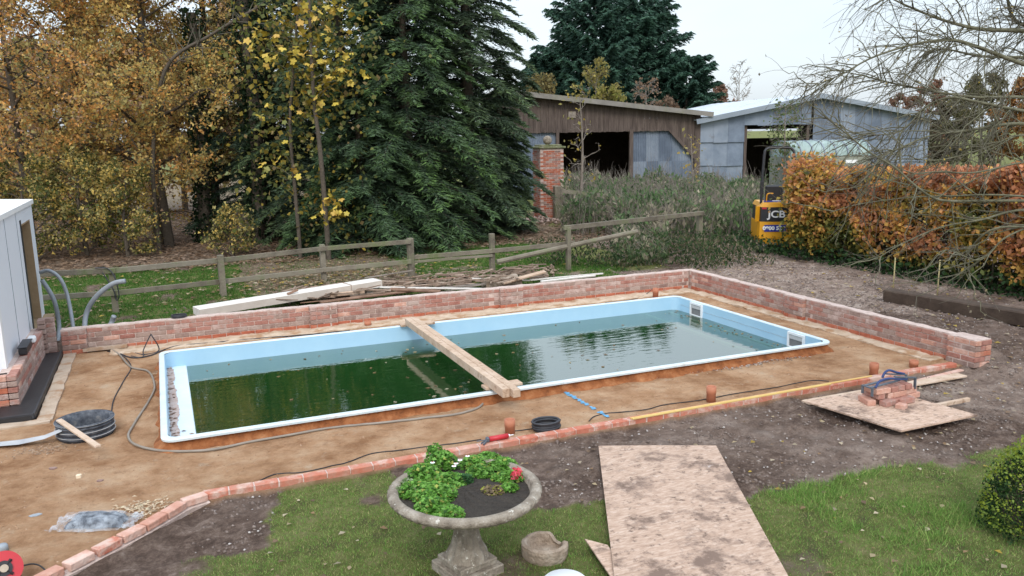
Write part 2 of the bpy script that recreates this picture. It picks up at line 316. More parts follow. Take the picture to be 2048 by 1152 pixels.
def ground_mat():
    m, N, L, b = newmat('ground'); g = N.new('ShaderNodeNewGeometry'); pos = g.outputs['Position']
    a = N.new('ShaderNodeAttribute'); a.attribute_name = 'zone'; sp = N.new('ShaderNodeSeparateColor'); L.new(a.outputs['Color'], sp.inputs[0])
    def noise(s, d=6, r=.65):
        n = N.new('ShaderNodeTexNoise'); n.inputs['Scale'].default_value = s; n.inputs['Detail'].default_value = d; n.inputs['Roughness'].default_value = r; L.new(pos, n.inputs['Vector']); return n.outputs[0]
    def mixc(f, c1, c2):
        x = N.new('ShaderNodeMix'); x.data_type = 'RGBA'; L.new(f, x.inputs[0]); L.new(c1, x.inputs[6]); L.new(c2, x.inputs[7]); return x.outputs[2]
    def rmp(f, cols, pos_=None): r = ramp(N, cols, pos_); L.new(f, r.inputs[0]); return r.outputs[0]
    def mrange(f, lo, hi):
        q = N.new('ShaderNodeMapRange'); q.inputs[1].default_value = lo; q.inputs[2].default_value = hi; L.new(f, q.inputs[0]); return q.outputs[0]
    soil = rmp(noise(5.5, 10, .85), [(.052, .034, .026), (.125, .084, .065), (.235, .170, .135), (.42, .345, .295)], [.34, .48, .58, .7])
    track = rmp(noise(3.2, 10, .85), [(.145, .10, .08), (.32, .24, .195), (.52, .425, .36)], [.36, .5, .62])
    sand = rmp(noise(1.6, 10, .72), [(.31, .158, .078), (.49, .288, .162), (.61, .41, .262)], [.36, .5, .64])
    sand = mixc(mrange(noise(2.6, 8, .7), .60, .74), sand, rmp(noise(5), [(.50, .38, .27), (.6, .48, .36)]))
    sand = mixc(mrange(noise(17, 6, .8), .58, .74), sand, rmp(noise(4), [(.25, .14, .08), (.33, .20, .12)]))
    sand = mixc(mrange(noise(4.2, 9, .8), .585, .68), sand, rmp(noise(3), [(.21, .105, .055), (.29, .16, .09)]))
    gr = rmp(noise(3, 10, .8), [(.10, .09, .042), (.15, .17, .05), (.24, .215, .10)], [.38, .5, .62])
    lit = rmp(noise(9, 8, .8), [(.07, .05, .035), (.22, .16, .115), (.36, .28, .21)], [.35, .5, .68])
    c = mixc(a.outputs['Alpha'], soil, track); c = mixc(sp.outputs[1], c, gr); c = mixc(sp.outputs[2], c, lit); c = mixc(sp.outputs[0], c, sand)
    L.new(c, b.inputs['Base Color']); b.inputs['Roughness'].default_value = .95; b.inputs['Specular IOR Level'].default_value = .15
    bp = N.new('ShaderNodeBump'); bp.inputs['Strength'].default_value = 1; bp.inputs['Distance'].default_value = .07; vd = N.new('ShaderNodeTexVoronoi'); vd.feature = 'SMOOTH_F1'; vd.inputs['Scale'].default_value = 5.5; nv = N.new('ShaderNodeTexNoise'); nv.inputs['Scale'].default_value = 4; L.new(pos, nv.inputs['Vector']); va_ = N.new('ShaderNodeVectorMath'); va_.operation = 'MULTIPLY_ADD'; va_.inputs[1].default_value = (.25, .25, 0); L.new(nv.outputs['Color'], va_.inputs[0]); L.new(pos, va_.inputs[2]); L.new(va_.outputs[0], vd.inputs['Vector'])
    hs_ = N.new('ShaderNodeMath'); hs_.operation = 'MULTIPLY_ADD'; hs_.inputs[1].default_value = .9; L.new(vd.outputs['Distance'], hs_.inputs[0]); L.new(noise(11, 10, .8), hs_.inputs[2]); L.new(hs_.outputs[0], bp.inputs['Height']); L.new(bp.outputs[0], b.inputs['Normal']); return m
link('ground', me, ground_mat(), kind='structure')
# ---------------------------------------------------------------- scatter helpers
def basis(n):
    n = n / np.linalg.norm(n, axis=1, keepdims=True); a = np.where(np.abs(n[:, 2:3]) < .9, [[0, 0, 1.]], [[1., 0, 0]]); u = np.cross(a, n); u /= np.linalg.norm(u, axis=1, keepdims=True); return n, u, np.cross(n, u)
def rdir(n, rng=RNG): v = rng.normal(size=(n, 3)); return v / np.linalg.norm(v, axis=1, keepdims=True)
def leaves(name, C, size, col, mat='leaf', parent=None, flat=0., aspect=.62, fold=.18, normal=None, rng=RNG, axis_dir=None, tri=False, **k):
    """kite-shaped leaves; axis_dir gives the pointing direction (for shoots and blades)"""
    n = len(C); size = np.broadcast_to(size, (n,)).reshape(n, 1)
    if axis_dir is not None:
        v = axis_dir / np.linalg.norm(axis_dir, axis=1, keepdims=True); r = rdir(n, rng) if normal is None else normal; u = np.cross(v, r); u /= np.linalg.norm(u, axis=1, keepdims=True) + 1e-9; w = np.cross(u, v)
    else:
        nn = rdir(n, rng); nn[:, 2] = np.abs(nn[:, 2]) + flat * 3; w, u, v = basis(nn); th = rng.uniform(0, 2 * np.pi, (n, 1)); u, v = u * np.cos(th) + v * np.sin(th), v * np.cos(th) - u * np.sin(th)
    if tri:
        h = size / 2; V = np.stack([C - v * h + u * h * aspect, C - v * h - u * h * aspect, C + v * h], 1).reshape(-1, 3); return link(name, npmesh(name, V, np.arange(3 * n).reshape(n, 3), np.repeat(np.broadcast_to(np.asarray(col), (n, 3)), 3, 0)), M[mat], parent, **k)
    h = size / 2; V = np.stack([C - v * h, C + u * h * aspect - v * h * .1 + w * h * fold, C + v * h, C - u * h * aspect - v * h * .1 + w * h * fold], 1).reshape(-1, 3)
    F = np.arange(4 * n).reshape(n, 4); col = np.asarray(col); cc = np.repeat(np.broadcast_to(col, (n, 3)), 4, 0)
    return link(name, npmesh(name, V, F, cc), M[mat], parent, **k)
def pick(pal, w, n, rng=RNG, var=.18):
    pal = np.array(pal); c = pal[rng.choice(len(pal), n, p=np.array(w) / sum(w))]; return np.clip(c * (1 + rng.normal(0, var, (n, 1))), .004, .9)
def lumps(name, C, s, mat, parent=None, flat=.6, rng=RNG, **k):
    o = np.array([[1, 0, 0], [0, 1, 0], [-1, 0, 0], [0, -1, 0], [0, 0, 1], [0, 0, -1]], float); f = np.array([[0, 1, 4], [1, 2, 4], [2, 3, 4], [3, 0, 4], [1, 0, 5], [2, 1, 5], [3, 2, 5], [0, 3, 5]])
    n = len(C); th = rng.uniform(0, 6.28, n); s = np.broadcast_to(s, (n,)).reshape(n, 1, 1); q = o[None] * rng.uniform(.6, 1.3, (n, 6, 1)) * s * np.array([1, .75, flat])
    c, sn = np.cos(th)[:, None], np.sin(th)[:, None]; x = q[..., 0] * c - q[..., 1] * sn; y = q[..., 0] * sn + q[..., 1] * c
    V = np.stack([x, y, q[..., 2]], -1) + C[:, None]; F = (np.arange(n)[:, None, None] * 6 + f).reshape(-1, 3); return link(name, npmesh(name, V.reshape(-1, 3), F), mat, parent, **k)
def tubes(name, polys, mat, parent=None, n=5, **k):
    Vs, Fs, b = [], [], 0; ang = np.arange(n) * 2 * np.pi / n
    for pts, r in polys:
        pts = np.asarray(pts, float); m = len(pts); t = np.gradient(pts, axis=0); t /= np.linalg.norm(t, axis=1, keepdims=True) + 1e-9
        a = np.array([.31, .2, .93]) if abs(t[0, 2]) < .8 else np.array([.9, .3, .1]); u = np.cross(t, a); u /= np.linalg.norm(u, axis=1, keepdims=True) + 1e-9; w = np.cross(t, u)
        r = np.broadcast_to(r, (m,)); Vs.append((pts[:, None] + (u[:, None] * np.cos(ang)[None, :, None] + w[:, None] * np.sin(ang)[None, :, None]) * r[:, None, None]).reshape(-1, 3))
        i = b + np.arange(m * n).reshape(m, n); j = np.roll(i, -1, 1); Fs.append(np.stack([i[:-1], j[:-1], j[1:], i[1:]], -1).reshape(-1, 4)); b += m * n
    return link(name, npmesh(name, np.concatenate(Vs), np.concatenate(Fs), smooth=True), mat, parent, **k)
# ================================================================ POOL
def rrect(x0, x1, y0, y1, r, n=6):
    o = []
    for cx_, cy_, a0 in ((x1 - r, y1 - r, 0), (x0 + r, y1 - r, 90), (x0 + r, y0 + r, 180), (x1 - r, y0 + r, 270)):
        for k in range(n + 1): a = math.radians(a0 + 90 * k / n); o.append((cx_ + r * math.cos(a), cy_ + r * math.sin(a)))
    return o
def loft(mb, loops, cap0=False, cap1=False):
    b = len(mb.v); n = len(loops[0])
    for l in loops: mb.v += [tuple(map(float, p)) for p in l]
    for i in range(len(loops) - 1):
        for k in range(n): k2 = (k + 1) % n; mb.f.append((b + i * n + k, b + i * n + k2, b + (i + 1) * n + k2, b + (i + 1) * n + k))
    if cap1: mb.f.append(tuple(b + (len(loops) - 1) * n + k for k in range(n)))
    if cap0: mb.f.append(tuple(b + k for k in range(n))[::-1])
def pooloop(ins, z, r): x0, x1, y0, y1 = POOL; return [(x, y, z) for x, y in rrect(x0 + ins, x1 - ins, y0 + ins, y1 - ins, max(r - ins * .5, .03))]
pool = thing('swimming_pool', 'light blue fibreglass swimming pool set in the sand, full of green water', 'swimming pool', (4.3, 10.8, 0))
M['gel'] = pm('gel', [(.30, .50, .66), (.36, .56, .70)], 2.2, rough=.3, bump=.03, bscale=3, spec=.5)
M['rim'] = pm('rim', [(.52, .64, .70), (.70, .77, .80)], 5, rough=.35, bump=.06, spec=.5, dirt=(.44, .34, .26), dscale=4, dlo=.58, dhi=.74)
m = MB(); loft(m, [pooloop(.07, RIMZ - .012, .2), pooloop(.085, -.2, .2), pooloop(.22, -1.35, .25)], cap1=True); m.build('shell', M['gel'], pool, True)
m = MB(); loft(m, [pooloop(.03, .10, .14), pooloop(.0, .105, .14), pooloop(-.004, .13, .14), pooloop(.006, RIMZ, .14), pooloop(.062, RIMZ, .15), pooloop(.07, RIMZ - .012, .15)]); m.build('rim', M['rim'], pool, False)
# rough clay collar under the rim
bm_ = MB(); x0, x1, y0, y1 = POOL
per = rrect(x0 + .03, x1 - .03, y0 + .03, y1 - .03, .1, 4); dense = []
for i in range(len(per)):
    a = np.array(per[i]); b = np.array(per[(i + 1) % len(per)]); k = max(1, int(np.linalg.norm(b - a) / .06))
    for t in range(k): dense.append(a + (b - a) * t / k)
dense = np.array(dense); cen = np.array([(x0 + x1) / 2, (y0 + y1) / 2]); hw = np.array([(x1 - x0) / 2, (y1 - y0) / 2])
q = (dense - cen) / hw; nrm = np.where(np.abs(q) > np.abs(q).max(1, keepdims=True) * .985, np.sign(q), 0); nrm = nrm / np.maximum(np.linalg.norm(nrm, axis=1, keepdims=True), 1e-6)
w1 = fbm(dense[:, 0] * 5, dense[:, 1] * 5, 31, 5); w2 = fbm(dense[:, 0] * 8 + 7, dense[:, 1] * 8, 41, 4)
lp = []
for off, z, am in ((-.01, .118, 0), (-.012, .095, .012), (.0, .055, .07), (.05, .012, .12), (.13, -.035, .12)):
    p = dense + nrm * (off + am * (w1 - .42))[:, None]; zz = z + (.03 * (w2 - .5) if .02 < z < .07 else 0) * np.ones(len(dense)); lp.append(np.column_stack([p, zz * np.ones(len(dense))]))
loft(bm_, lp); bm_.build('clay_collar', M['clay_edge'], pool)
# dry ledge at the left end, underwater step ridges at the right end, two skimmers
ix0 = x0 + .078; iy0, iy1 = y0 + .08, y1 - .08; ex = P(385, 800, -.095)[0]
M['ledge'] = pm('ledge', [(.55, .66, .74), (.68, .76, .82)], 3, rough=.5, bump=.05, spec=.4)
m = MB(); m.add([(ix0, iy0, -.088), (ix0, iy1, -.088), (ex - .02, iy1, -.097), (ex - .02, iy0, -.097), (ex, iy0, -.13), (ex, iy1, -.13), (ex + .06, iy0, -.7), (ex + .06, iy1, -.7)], [(0, 3, 2, 1), (3, 4, 5, 2), (4, 6, 7, 5)]); m.build('entry_ledge', M['ledge'], pool)
M['step'] = pm('step', [(.55, .72, .60), (.62, .78, .66)], 2, rough=.5, bump=0)
for (pa, pb, zz) in (((1268, 618), (1500, 700), -.115), ((1330, 622), (1555, 690), -.115)):
    a = P(*pa, zz); b = P(*pb, zz); xm = (a[0] + b[0]) / 2; m = MB(); m.box((xm, (iy0 + iy1) / 2, zz - .04), (.05, iy1 - iy0 - .05, .05)); m.build('step_ridge', M['step'], pool)
for (px, py) in ((1392, 613), (1592, 668)):
    c = ONX(px, py, x1 - .095); m = MB(); zc = .005
    for dy, dz, sy, sz in ((0, .10, .36, .035), (0, -.12, .36, .035), (.1625, -.01, .035, .185), (-.1625, -.01, .035, .185)): m.box((x1 - .09, c[1] + dy, zc + dz), (.03, sy, sz))
    sk = m.build('skimmer', M['white_plastic'], pool); m = MB(); m.box((x1 - .083, c[1], zc - .01), (.006, .29, .185)); m.build('skimmer_throat_shade', pm('throat_shade', [(.12, .12, .12), (.22, .22, .22)], 3), sk)  # dark panel on the solid wall: the opening's shade put into its colour
    m = MB(); m.box((x1 - .092, c[1], zc + .045), (.012, .285, .06)); m.build('skimmer_flap', pm('flap', [(.42, .42, .42), (.5, .5, .5)], 3), sk)
def water_mat():
    m, N, L, b = newmat('pool_water'); N.remove(b); o = N['Material Output']
    df = N.new('ShaderNodeBsdfDiffuse'); tr = N.new('ShaderNodeBsdfTransparent'); gl = N.new('ShaderNodeBsdfGlossy'); gl.inputs['Roughness'].default_value = .015
    g = N.new('ShaderNodeNewGeometry'); n1 = N.new('ShaderNodeTexNoise'); n1.inputs['Scale'].default_value = 1.5; L.new(g.outputs['Position'], n1.inputs['Vector'])
    r = ramp(N, [(.016, .062, .015), (.022, .080, .019)]); L.new(n1.outputs[0], r.inputs[0]); L.new(r.outputs[0], df.inputs[0])
    tr.inputs[0].default_value = (.75, .95, .75, 1)
    m1 = N.new('ShaderNodeMixShader'); m1.inputs[0].default_value = .36; L.new(df.outputs[0], m1.inputs[1]); L.new(tr.outputs[0], m1.inputs[2])
    lw_ = N.new('ShaderNodeLayerWeight'); lw_.inputs[0].default_value = .5; fr = N.new('ShaderNodeMath'); fr.operation = 'POWER'; fr.inputs[1].default_value = 2.2; L.new(lw_.outputs['Facing'], fr.inputs[0])
    mp = N.new('ShaderNodeMapping'); mp.inputs['Scale'].default_value = (1.5, 6, 1); L.new(g.outputs['Position'], mp.inputs[0])
    n2 = N.new('ShaderNodeTexNoise'); n2.inputs['Scale'].default_value = 1.6; n2.inputs['Detail'].default_value = 3; L.new(mp.outputs[0], n2.inputs['Vector'])
    bp = N.new('ShaderNodeBump'); bp.inputs['Strength'].default_value = .045; bp.inputs['Distance'].default_value = .05; L.new(n2.outputs[0], bp.inputs['Height'])
    L.new(bp.outputs[0], gl.inputs['Normal']); L.new(bp.outputs[0], lw_.inputs['Normal'])
    m2 = N.new('ShaderNodeMixShader'); L.new(fr.outputs[0], m2.inputs[0]); L.new(m1.outputs[0], m2.inputs[1]); L.new(gl.outputs[0], m2.inputs[2]); L.new(m2.outputs[0], o.inputs[0])
    va = N.new('ShaderNodeVolumeAbsorption'); va.inputs[0].default_value = (.35, .85, .3, 1); va.inputs[1].default_value = 4.5; L.new(va.outputs[0], o.inputs['Volume']); return m
m = MB(); loft(m, [pooloop(.0795, WATER - .01, .2), pooloop(.0785, WATER + .022, .2)]); m.build('scum_line', pm('scum', [(.22, .36, .44), (.26, .40, .46), (.13, .18, .12)], 6, rough=.6, bump=.1, pos=[.3, .52, .68]), pool)
m = MB(); loft(m, [pooloop(.13, -1.0, .2), pooloop(.07, WATER, .2)], True, True); m.build('pool_water', water_mat(), kind='structure')
def onwater(n, dens): 
    x = RNG.uniform(ex + .05, x1 - .15, n * 4); y = RNG.uniform(y0 + .15, y1 - .15, n * 4); p = dens(x, y); k = RNG.random(n * 4) < p; return np.stack([x[k], y[k], np.full(k.sum(), WATER + .006)], -1)[:n]
C = onwater(520, lambda x, y: np.clip(.04 + .9 * sstep(.52, .62, fbm(x * .8, y * .8, 77)) * sstep(2, 6, x), 0, 1))
leaves('floating_leaves', C, RNG.uniform(.03, .085, len(C)), pick([(.30, .20, .10), (.42, .34, .2), (.20, .13, .07), (.5, .45, .32)], [3, 2, 3, 1], len(C)), flat=4, fold=.05, kind='stuff', label='dead leaves floating on the green pool water', cat='leaves')
n = 170; t = RNG.random(n) ** 3.5; C = np.stack([ix0 + .01 + RNG.random(n) ** 1.6 * .22 * (.3 + .7 * (t < .22)), iy0 + .02 + t * (iy1 - iy0 - .1), np.full(n, -.083)], -1)
leaves('ledge_debris', C, RNG.uniform(.02, .07, n), pick([(.14, .08, .055), (.26, .15, .10), (.36, .25, .19)], [2, 3, 2], n), flat=3, fold=.1, kind='stuff', label='wet brown leaf debris on the pale ledge at the pool end', cat='leaves')
m = MB(); ys = np.linspace(iy0 + .01, iy1 - .03, 90); wsl = .05 + .09 * fbm(ys * 2.3, ys * 0 + 2, 51) + .05 * (fbm(ys * 14, ys * 0, 52) - .5) + .17 * (1 - sstep(iy0, iy0 + .7, ys))
for q, w in zip(ys, wsl): m.v += [(float(ix0 + .012), float(q), -.0838), (float(ix0 + .012 + w), float(q), -.0845)]
for i in range(89): m.f.append((2 * i, 2 * i + 1, 2 * i + 3, 2 * i + 2))
m.build('silt', pm('silt', [(.26, .17, .13), (.44, .34, .30), (.56, .50, .48)], 9, bump=.5), pool)
# ================================================================ BRICK WALLS
def brickmesh(i, d=(.215, .1025, .065), jit=.012): m = MB(); m.box((0, 0, 0), d, None, .006, jit); return m.mesh('brick_shape_%d' % i)
BM = [brickmesh(i) for i in range(6)]; BH = [brickmesh(10 + i, (.1025, .1025, .065)) for i in range(3)]
BMM = {}
def bmesh_for(kind, mat):
    src = random.choice(BM if kind == 's' else BH); k = (src.name, mat)
    if k not in BMM: c = src.copy(); c.materials.clear(); c.materials.append(M[mat]); BMM[k] = c
    return BMM[k]
def brick(parent, loc, mat='brick', rot=0, kind='s', name='brick', tilt=.006):
    o = link(name, bmesh_for(kind, mat), None, parent); o.location = loc; o.rotation_euler = (random.uniform(-tilt, tilt), random.uniform(-tilt, tilt), rot + random.uniform(-tilt, tilt)); return o
def wall_run(w, a, b, axis_, face, courses, zb, mats, off=0):
    """stretcher courses between a and b along an axis; face = coordinate of the brick centre line"""
    for c in range(courses):
        s = a + (.1125 if (c + off) % 2 else 0); z = zb + .0325 + c * .075
        if s > a + .02:
            p = a + .05; brick(w, (p, face, z) if axis_ == 'x' else (face, p, z), mats[c], 0 if axis_ == 'x' else math.pi / 2, 'h')
        while s + .215 <= b + .005:
            p = s + .1075; mt = mats[c]
            if mt == 'brick' and random.random() < .14: mt = random.choice(['brick_pale', 'brick_dark', 'brick_dark'])
            brick(w, (p, face + random.uniform(-.003, .003), z) if axis_ == 'x' else (face + random.uniform(-.003, .003), p, z), mt, 0 if axis_ == 'x' else math.pi / 2); s += .225
        if b - s > .08:
            p = b - .052; brick(w, (p, face, z) if axis_ == 'x' else (face, p, z), mats[c], 0 if axis_ == 'x' else math.pi / 2, 'h')
def rough_slab(x0, x1, y0, y1, z0, z1, st=.09, amp=.012, seed=1):
    """block with an uneven top and ragged edges (mortar, footing)"""
    nx = max(2, int((x1 - x0) / st)); ny = max(2, int((y1 - y0) / st)); X, Y = np.meshgrid(np.linspace(x0, x1, nx + 1), np.linspace(y0, y1, ny + 1))
    Z = z1 + amp * (fbm(X * 7, Y * 7, seed) - .5) * 2; Xe = X.copy(); Ye = Y.copy(); e1 = (fbm(X * 6, Y * 6, seed + 3) - .5) * amp * 3
    Xe[:, 0] += e1[:, 0]; Xe[:, -1] += e1[:, -1]; Ye[0] += e1[0]; Ye[-1] += e1[-1]
    m = MB(); n = (nx + 1) * (ny + 1); vs = np.stack([Xe, Ye, Z], -1).reshape(-1, 3).tolist(); I = np.arange(n).reshape(ny + 1, nx + 1)
    fs = np.stack([I[:-1, :-1], I[:-1, 1:], I[1:, 1:], I[1:, :-1]], -1).reshape(-1, 4).tolist(); rim = list(I[0, :-1]) + list(I[:-1, -1]) + list(I[-1, :0:-1]) + list(I[:0:-1, 0])
    low = [[vs[i][0], vs[i][1], z0] for i in rim]; k = len(rim); fs += [(n + i, n + (i + 1) % k, int(rim[(i + 1) % k]), int(rim[i])) for i in range(k)]; return m.add(vs + low, fs)
mats5 = ['brick_red', 'brick_dark', 'brick', 'brick', 'brick']
bw = thing('brick_wall', 'long low brick wall along the far side of the pool', 'wall', (4, WY, 0))
XL = -1.56
piers_b = [(XL, XL + .34), (2.16, 2.62), (5.64, 6.1)]
m = MB(); m.box(((XL + WX + .16) / 2, WY + .08, .18), (WX + .16 - XL, .14, .36)); m.build('mortar_core', M['mortar'], bw)
rough_slab(XL, WX + .16, WY + .004, WY + .155, .36, .38, .05, .010, 5).build('mortar_top', M['mortar'], bw)
s0 = XL
for pa, pb in piers_b:
    if pa > s0 + .05: wall_run(bw, s0, pa - .005, 'x', WY + .051, 5, .0, mats5, int(pa * 3))
    m = MB(); m.box(((pa + pb) / 2, WY - .02, .18), (pb - pa - .012, .06, .36)); m.build('pier_core', M['mortar'], bw)
    rough_slab(pa, pb, WY - .06, WY - .003, .36, .386, .06, .006, 8).build('pier_top', M['mortar'], bw)
    wall_run(bw, pa, pb, 'x', WY - .014, 5, 0, mats5, 1); s0 = pb + .005
wall_run(bw, s0, WX - .005, 'x', WY + .051, 5, 0, mats5, 0)
rough_slab(-.9, WX - .05, WY - .42, WY + .0, -.03, .016, .07, .022, 9).build('footing', M['footing'], bw)
m = MB(); m.box((-.98, WY - .045, .045), (.62, .09, .05), None, .004); m.build('lintel', M['concrete'], bw)
rw = thing('brick_wall', 'low brick wall along the right end of the pool, ending in a pier', 'wall', (WX + .1, 10, 0))
m = MB(); m.box((WX + .08, (7.34 + WY) / 2 + .0, .18), (.14, WY - 7.34 - .02, .36)); m.build('mortar_core', M['mortar'], rw)
rough_slab(WX + .004, WX + .155, 7.72, WY + .0, .36, .38, .05, .010, 6).build('mortar_top', M['mortar'], rw)
wall_run(rw, 7.76, 10.50, 'y', WX + .051, 5, 0, mats5, 0); wall_run(rw, 10.96, WY - .01, 'y', WX + .051, 5, 0, mats5, 1)
m = MB(); m.box((WX - .02, 10.73, .18), (.06, .44, .36)); m.build('pier_core', M['mortar'], rw)
wall_run(rw, 10.505, 10.955, 'y', WX - .014, 5, 0, mats5, 1); rough_slab(WX - .06, WX - .003, 10.5, 10.96, .36, .386, .06, .006, 8).build('pier_top', M['mortar'], rw)
m = MB(); m.box((WX + .115, 7.53, .18), (.28, .40, .36)); m.build('pier_core', M['mortar'], rw)
rough_slab(WX - .02, WX + .26, 7.32, 7.75, .36, .378, .05, .008, 12).build('pier_top', M['mortar'], rw)
wall_run(rw, 7.31, 7.755, 'y', WX + .022, 5, 0, ['brick_dark', 'brick', 'brick_pale', 'brick', 'brick_pale'], 1)
for c in range(5):
    for k in range(1 + c % 2):
        brick(rw, (WX + .165 + (0 if c % 2 == 0 else -.055 + .11 * k), 7.36, .0325 + c * .075), random.choice(['brick', 'brick_red', 'brick_pale']), 0, 's' if c % 2 == 0 else 'h')
    brick(rw, (WX + .215, 7.52, .0325 + c * .075), 'brick', math.pi / 2)
rough_slab(WX - .26, WX, 7.8, WY - .43, -.03, .016, .07, .022, 19).build('footing', M['footing'], rw)
# edging course along the lawn
ed = thing('brick_edging', 'single course of red bricks edging the sand beside lawn and soil', 'edging', (4, 7.5, 0))
x = 9.62
while x > .2:
    brick(ed, (x, 7.55 + .004 * math.sin(x * 3), .004), 'edge_brick' if random.random() < .85 else 'brick_pale', random.uniform(-.008, .008)); x -= .2235
cv = spline([(.16, 7.53, 0), (-.02, 7.46, 0), (-.18, 7.30, 0), (-.42, 7.06, 0), (-.94, 6.62, 0), (-1.9, 5.86, 0)], 30); acc = .11; last = cv[0]
for p in cv[1:]:
    acc += np.linalg.norm(p - last); 
    if acc >= .226:
        a = math.atan2(p[1] - last[1], p[0] - last[0]); brick(ed, (p[0], p[1], .008), random.choice(['brick_pale', 'brick_pale', 'edge_brick']), a, tilt=.03); acc = 0
    last = p
m = MB(); m.box((4.93, 7.552, -.012), (9.6, .096, .088)); m.build('mortar_bed', M['mortar'], ed)
m = MB(); m.tube([(p[0], p[1], -.058) for p in cv], .05, 6); m.build('mortar_bed', M['mortar'], ed)
# ================================================================ CABIN
PXF = -1.78
pl = thing('brick_plinth', 'L-shaped low brick plinth under the white cabin', 'wall', (-1.9, 12.5, 0))
m = MB(); m.box((PXF - .11, 12.58, .215), (.2, 2.66, .43)); m.box((-3.2, 11.22, .215), (2.6, .2, .43)); m.build('mortar_core', M['mortar'], pl)
wall_run(pl, 11.1, 13.9, 'y', PXF - .051, 6, 0, ['brick_dark', 'brick', 'brick_dark', 'brick', 'brick_dark', 'brick'], 0)
wall_run(pl, -3.0, PXF - .105, 'x', 11.15, 6, 0, ['brick', 'brick_red', 'brick', 'brick_red', 'brick', 'brick_pale'], 1)
for c in range(8): brick(pl, (PXF + .045, 13.84, .0325 + c * .075), 'brick_dark' if c % 2 else 'brick', 0, 's'); brick(pl, (PXF - .01, 13.74, .0325 + c * .075), 'brick_dark', math.pi / 2, 'h')
m = MB(); m.box((PXF + .045, 13.845, .29), (.20, .09, .58)); m.build('mortar_core', M['mortar'], pl)
m = MB(); m.prism([(-3.6, 10.58), (-1.60, 10.58), (-1.56, 10.66), (-1.56, 13.76), (-1.775, 13.76), (-1.775, 11.09), (-3.6, 11.09)], -.02, .07); m.build('damp_course_channel', M['black'], pl)
m = MB()
for a, b in (((-1.575, 10.6, .06), (-1.575, 13.76, .06)), ((-3.6, 10.595, .06), (-1.575, 10.595, .06))): m.beam(a, b, .02, .06)
m.build('channel_lip', M['rubber'], pl)
rough_slab(-1.545, -1.38, 10.5, 14.0 - .2, -.03, .025, .07, .012, 29).build('concrete_strip', M['concrete'], pl)
rough_slab(-3.6, -1.4, 10.42, 10.575, -.03, .022, .07, .012, 30).build('concrete_strip', M['concrete'], pl)
cb = thing('white_cabin', 'white panelled cabin with a tall narrow opening beside the fence', 'cabin', (-2.6, 13.5, 0))
CX = -1.95; ya, yb = 11.55, 15.5; zt = 2.27; oy0, oy1 = 14.12, 15.12
m = MB(); m.box((CX - .1, (ya + oy0) / 2, 1.2), (.2, oy0 - ya, 2.0)); m.box((CX - .1, (oy1 + yb) / 2, 1.2), (.2, yb - oy1, 2.0)); m.box((CX - .1, (oy0 + oy1) / 2, 2.09), (.2, oy1 - oy0 - .002, .22))
m.box((-3.2, ya + .1, 1.2), (2.1, .199, 2.0)); m.box((-3.2, yb - .1, 1.2), (2.1, .199, 2.0)); m.box((-4.3, 13.5, 1.2), (.199, 3.9, 2.0)); m.build('wall_panel', M['panel_white'], cb)
m = MB(); m.box((CX - .1, oy1 - .012, 1.1), (.196, .022, 1.9)); m.box((CX - .1, oy0 + .012, 1.1), (.196, .022, 1.9)); m.box((CX - .1, (oy0 + oy1) / 2, 1.967), (.196, .95, .022)); m.build('opening_lining', M['board_brown'], cb)
m = MB(); m.box((CX + .002, oy0 - .02, 1.1), (.016, .09, 1.9)); m.build('opening_trim', M['black'], cb)
m = MB(); m.add([(CX + .03, ya - .05, 2.2), (CX + .03, yb + .05, 2.2), (-4.6, yb + .05, 2.32), (-4.6, ya - .05, 2.32), (CX + .03, ya - .05, zt), (CX + .03, yb + .05, zt), (-4.6, yb + .05, zt + .12), (-4.6, ya - .05, zt + .12)], [(3, 2, 1, 0), (4, 5, 6, 7), (0, 1, 5, 4), (1, 2, 6, 5), (2, 3, 7, 6), (3, 0, 4, 7)]); m.build('roof', M['roof_white'], cb)
m = MB(); m.box((CX + .006, ya + .05, 1.2), (.012, .14, 1.99)); m.build('corner_trim', M['white_plastic'], cb)
m = MB(); m.box((-3, 13.5, .3), (2.4, 3.85, .12)); m.box((-3, 13.5, .12), (2.3, 3.7, .24)); m.build('floor', M['board_brown'], cb)
for yj in (12.75, 13.75): m = MB(); m.box((CX + .002, yj, 1.2), (.008, .012, 1.98)); m.build('panel_joint', M['conduit'], cb)
bx_ = thing('junction_box', 'black cable box lying on top of the brick plinth', 'box', (-1.84, 12.4, .45)); m = MB(); m.box((-1.83, 12.35, .50), (.1, .5, .1), None, .015); m.build('body', M['black'], bx_); m = MB(); m.box((-1.83, 12.35, .552), (.12, .52, .012), None, .004); m.build('lid', M['rubber'], bx_)
m = MB(); m.box((-1.81, 12.82, .50), (.1, .14, .09), None, .02); tag(m.build('plastic_block', M['white_plastic']), 'small white plastic block on the brick plinth by the cabin', 'block')
# ================================================================ FENCE
fe = thing('post_and_rail_fence', 'weathered wooden post and rail fence across the back lawn', 'fence', (5, 17.5, 0))
posts = [((232, 625), 536, .11), ((447, 592), 510, .12), ((648, 562), 489, .11), ((823, 556), 476, .13), ((985, 545), 467, .11), ((1137, 540), 455, .10), ((1398, 500), 424, .13)]
pp = []
for (b, ty, w) in posts:
    q = P(*b, .04); dep = q[:2] @ FH; top = D(b[0] - 6 * (b[0] < 800), ty, dep); pp.append((q, top[2]))
    m = MB(); m.box((q[0], q[1], (top[2] - .15) / 2), (w, w, top[2] + .15), Matrix.Rotation(.1, 3, 'Z'), .008); m.build('post', M['rail'], fe)
def rail(a, b, da, db, th=.10, w=.04, name='rail'):
    A = D(*a, da); B = D(*b, db); m = MB(); m.beam(A, B, w, th, 0, .006); m.build(name, M['rail'], fe); return A, B
dp = [q[:2] @ FH for q, _ in pp]
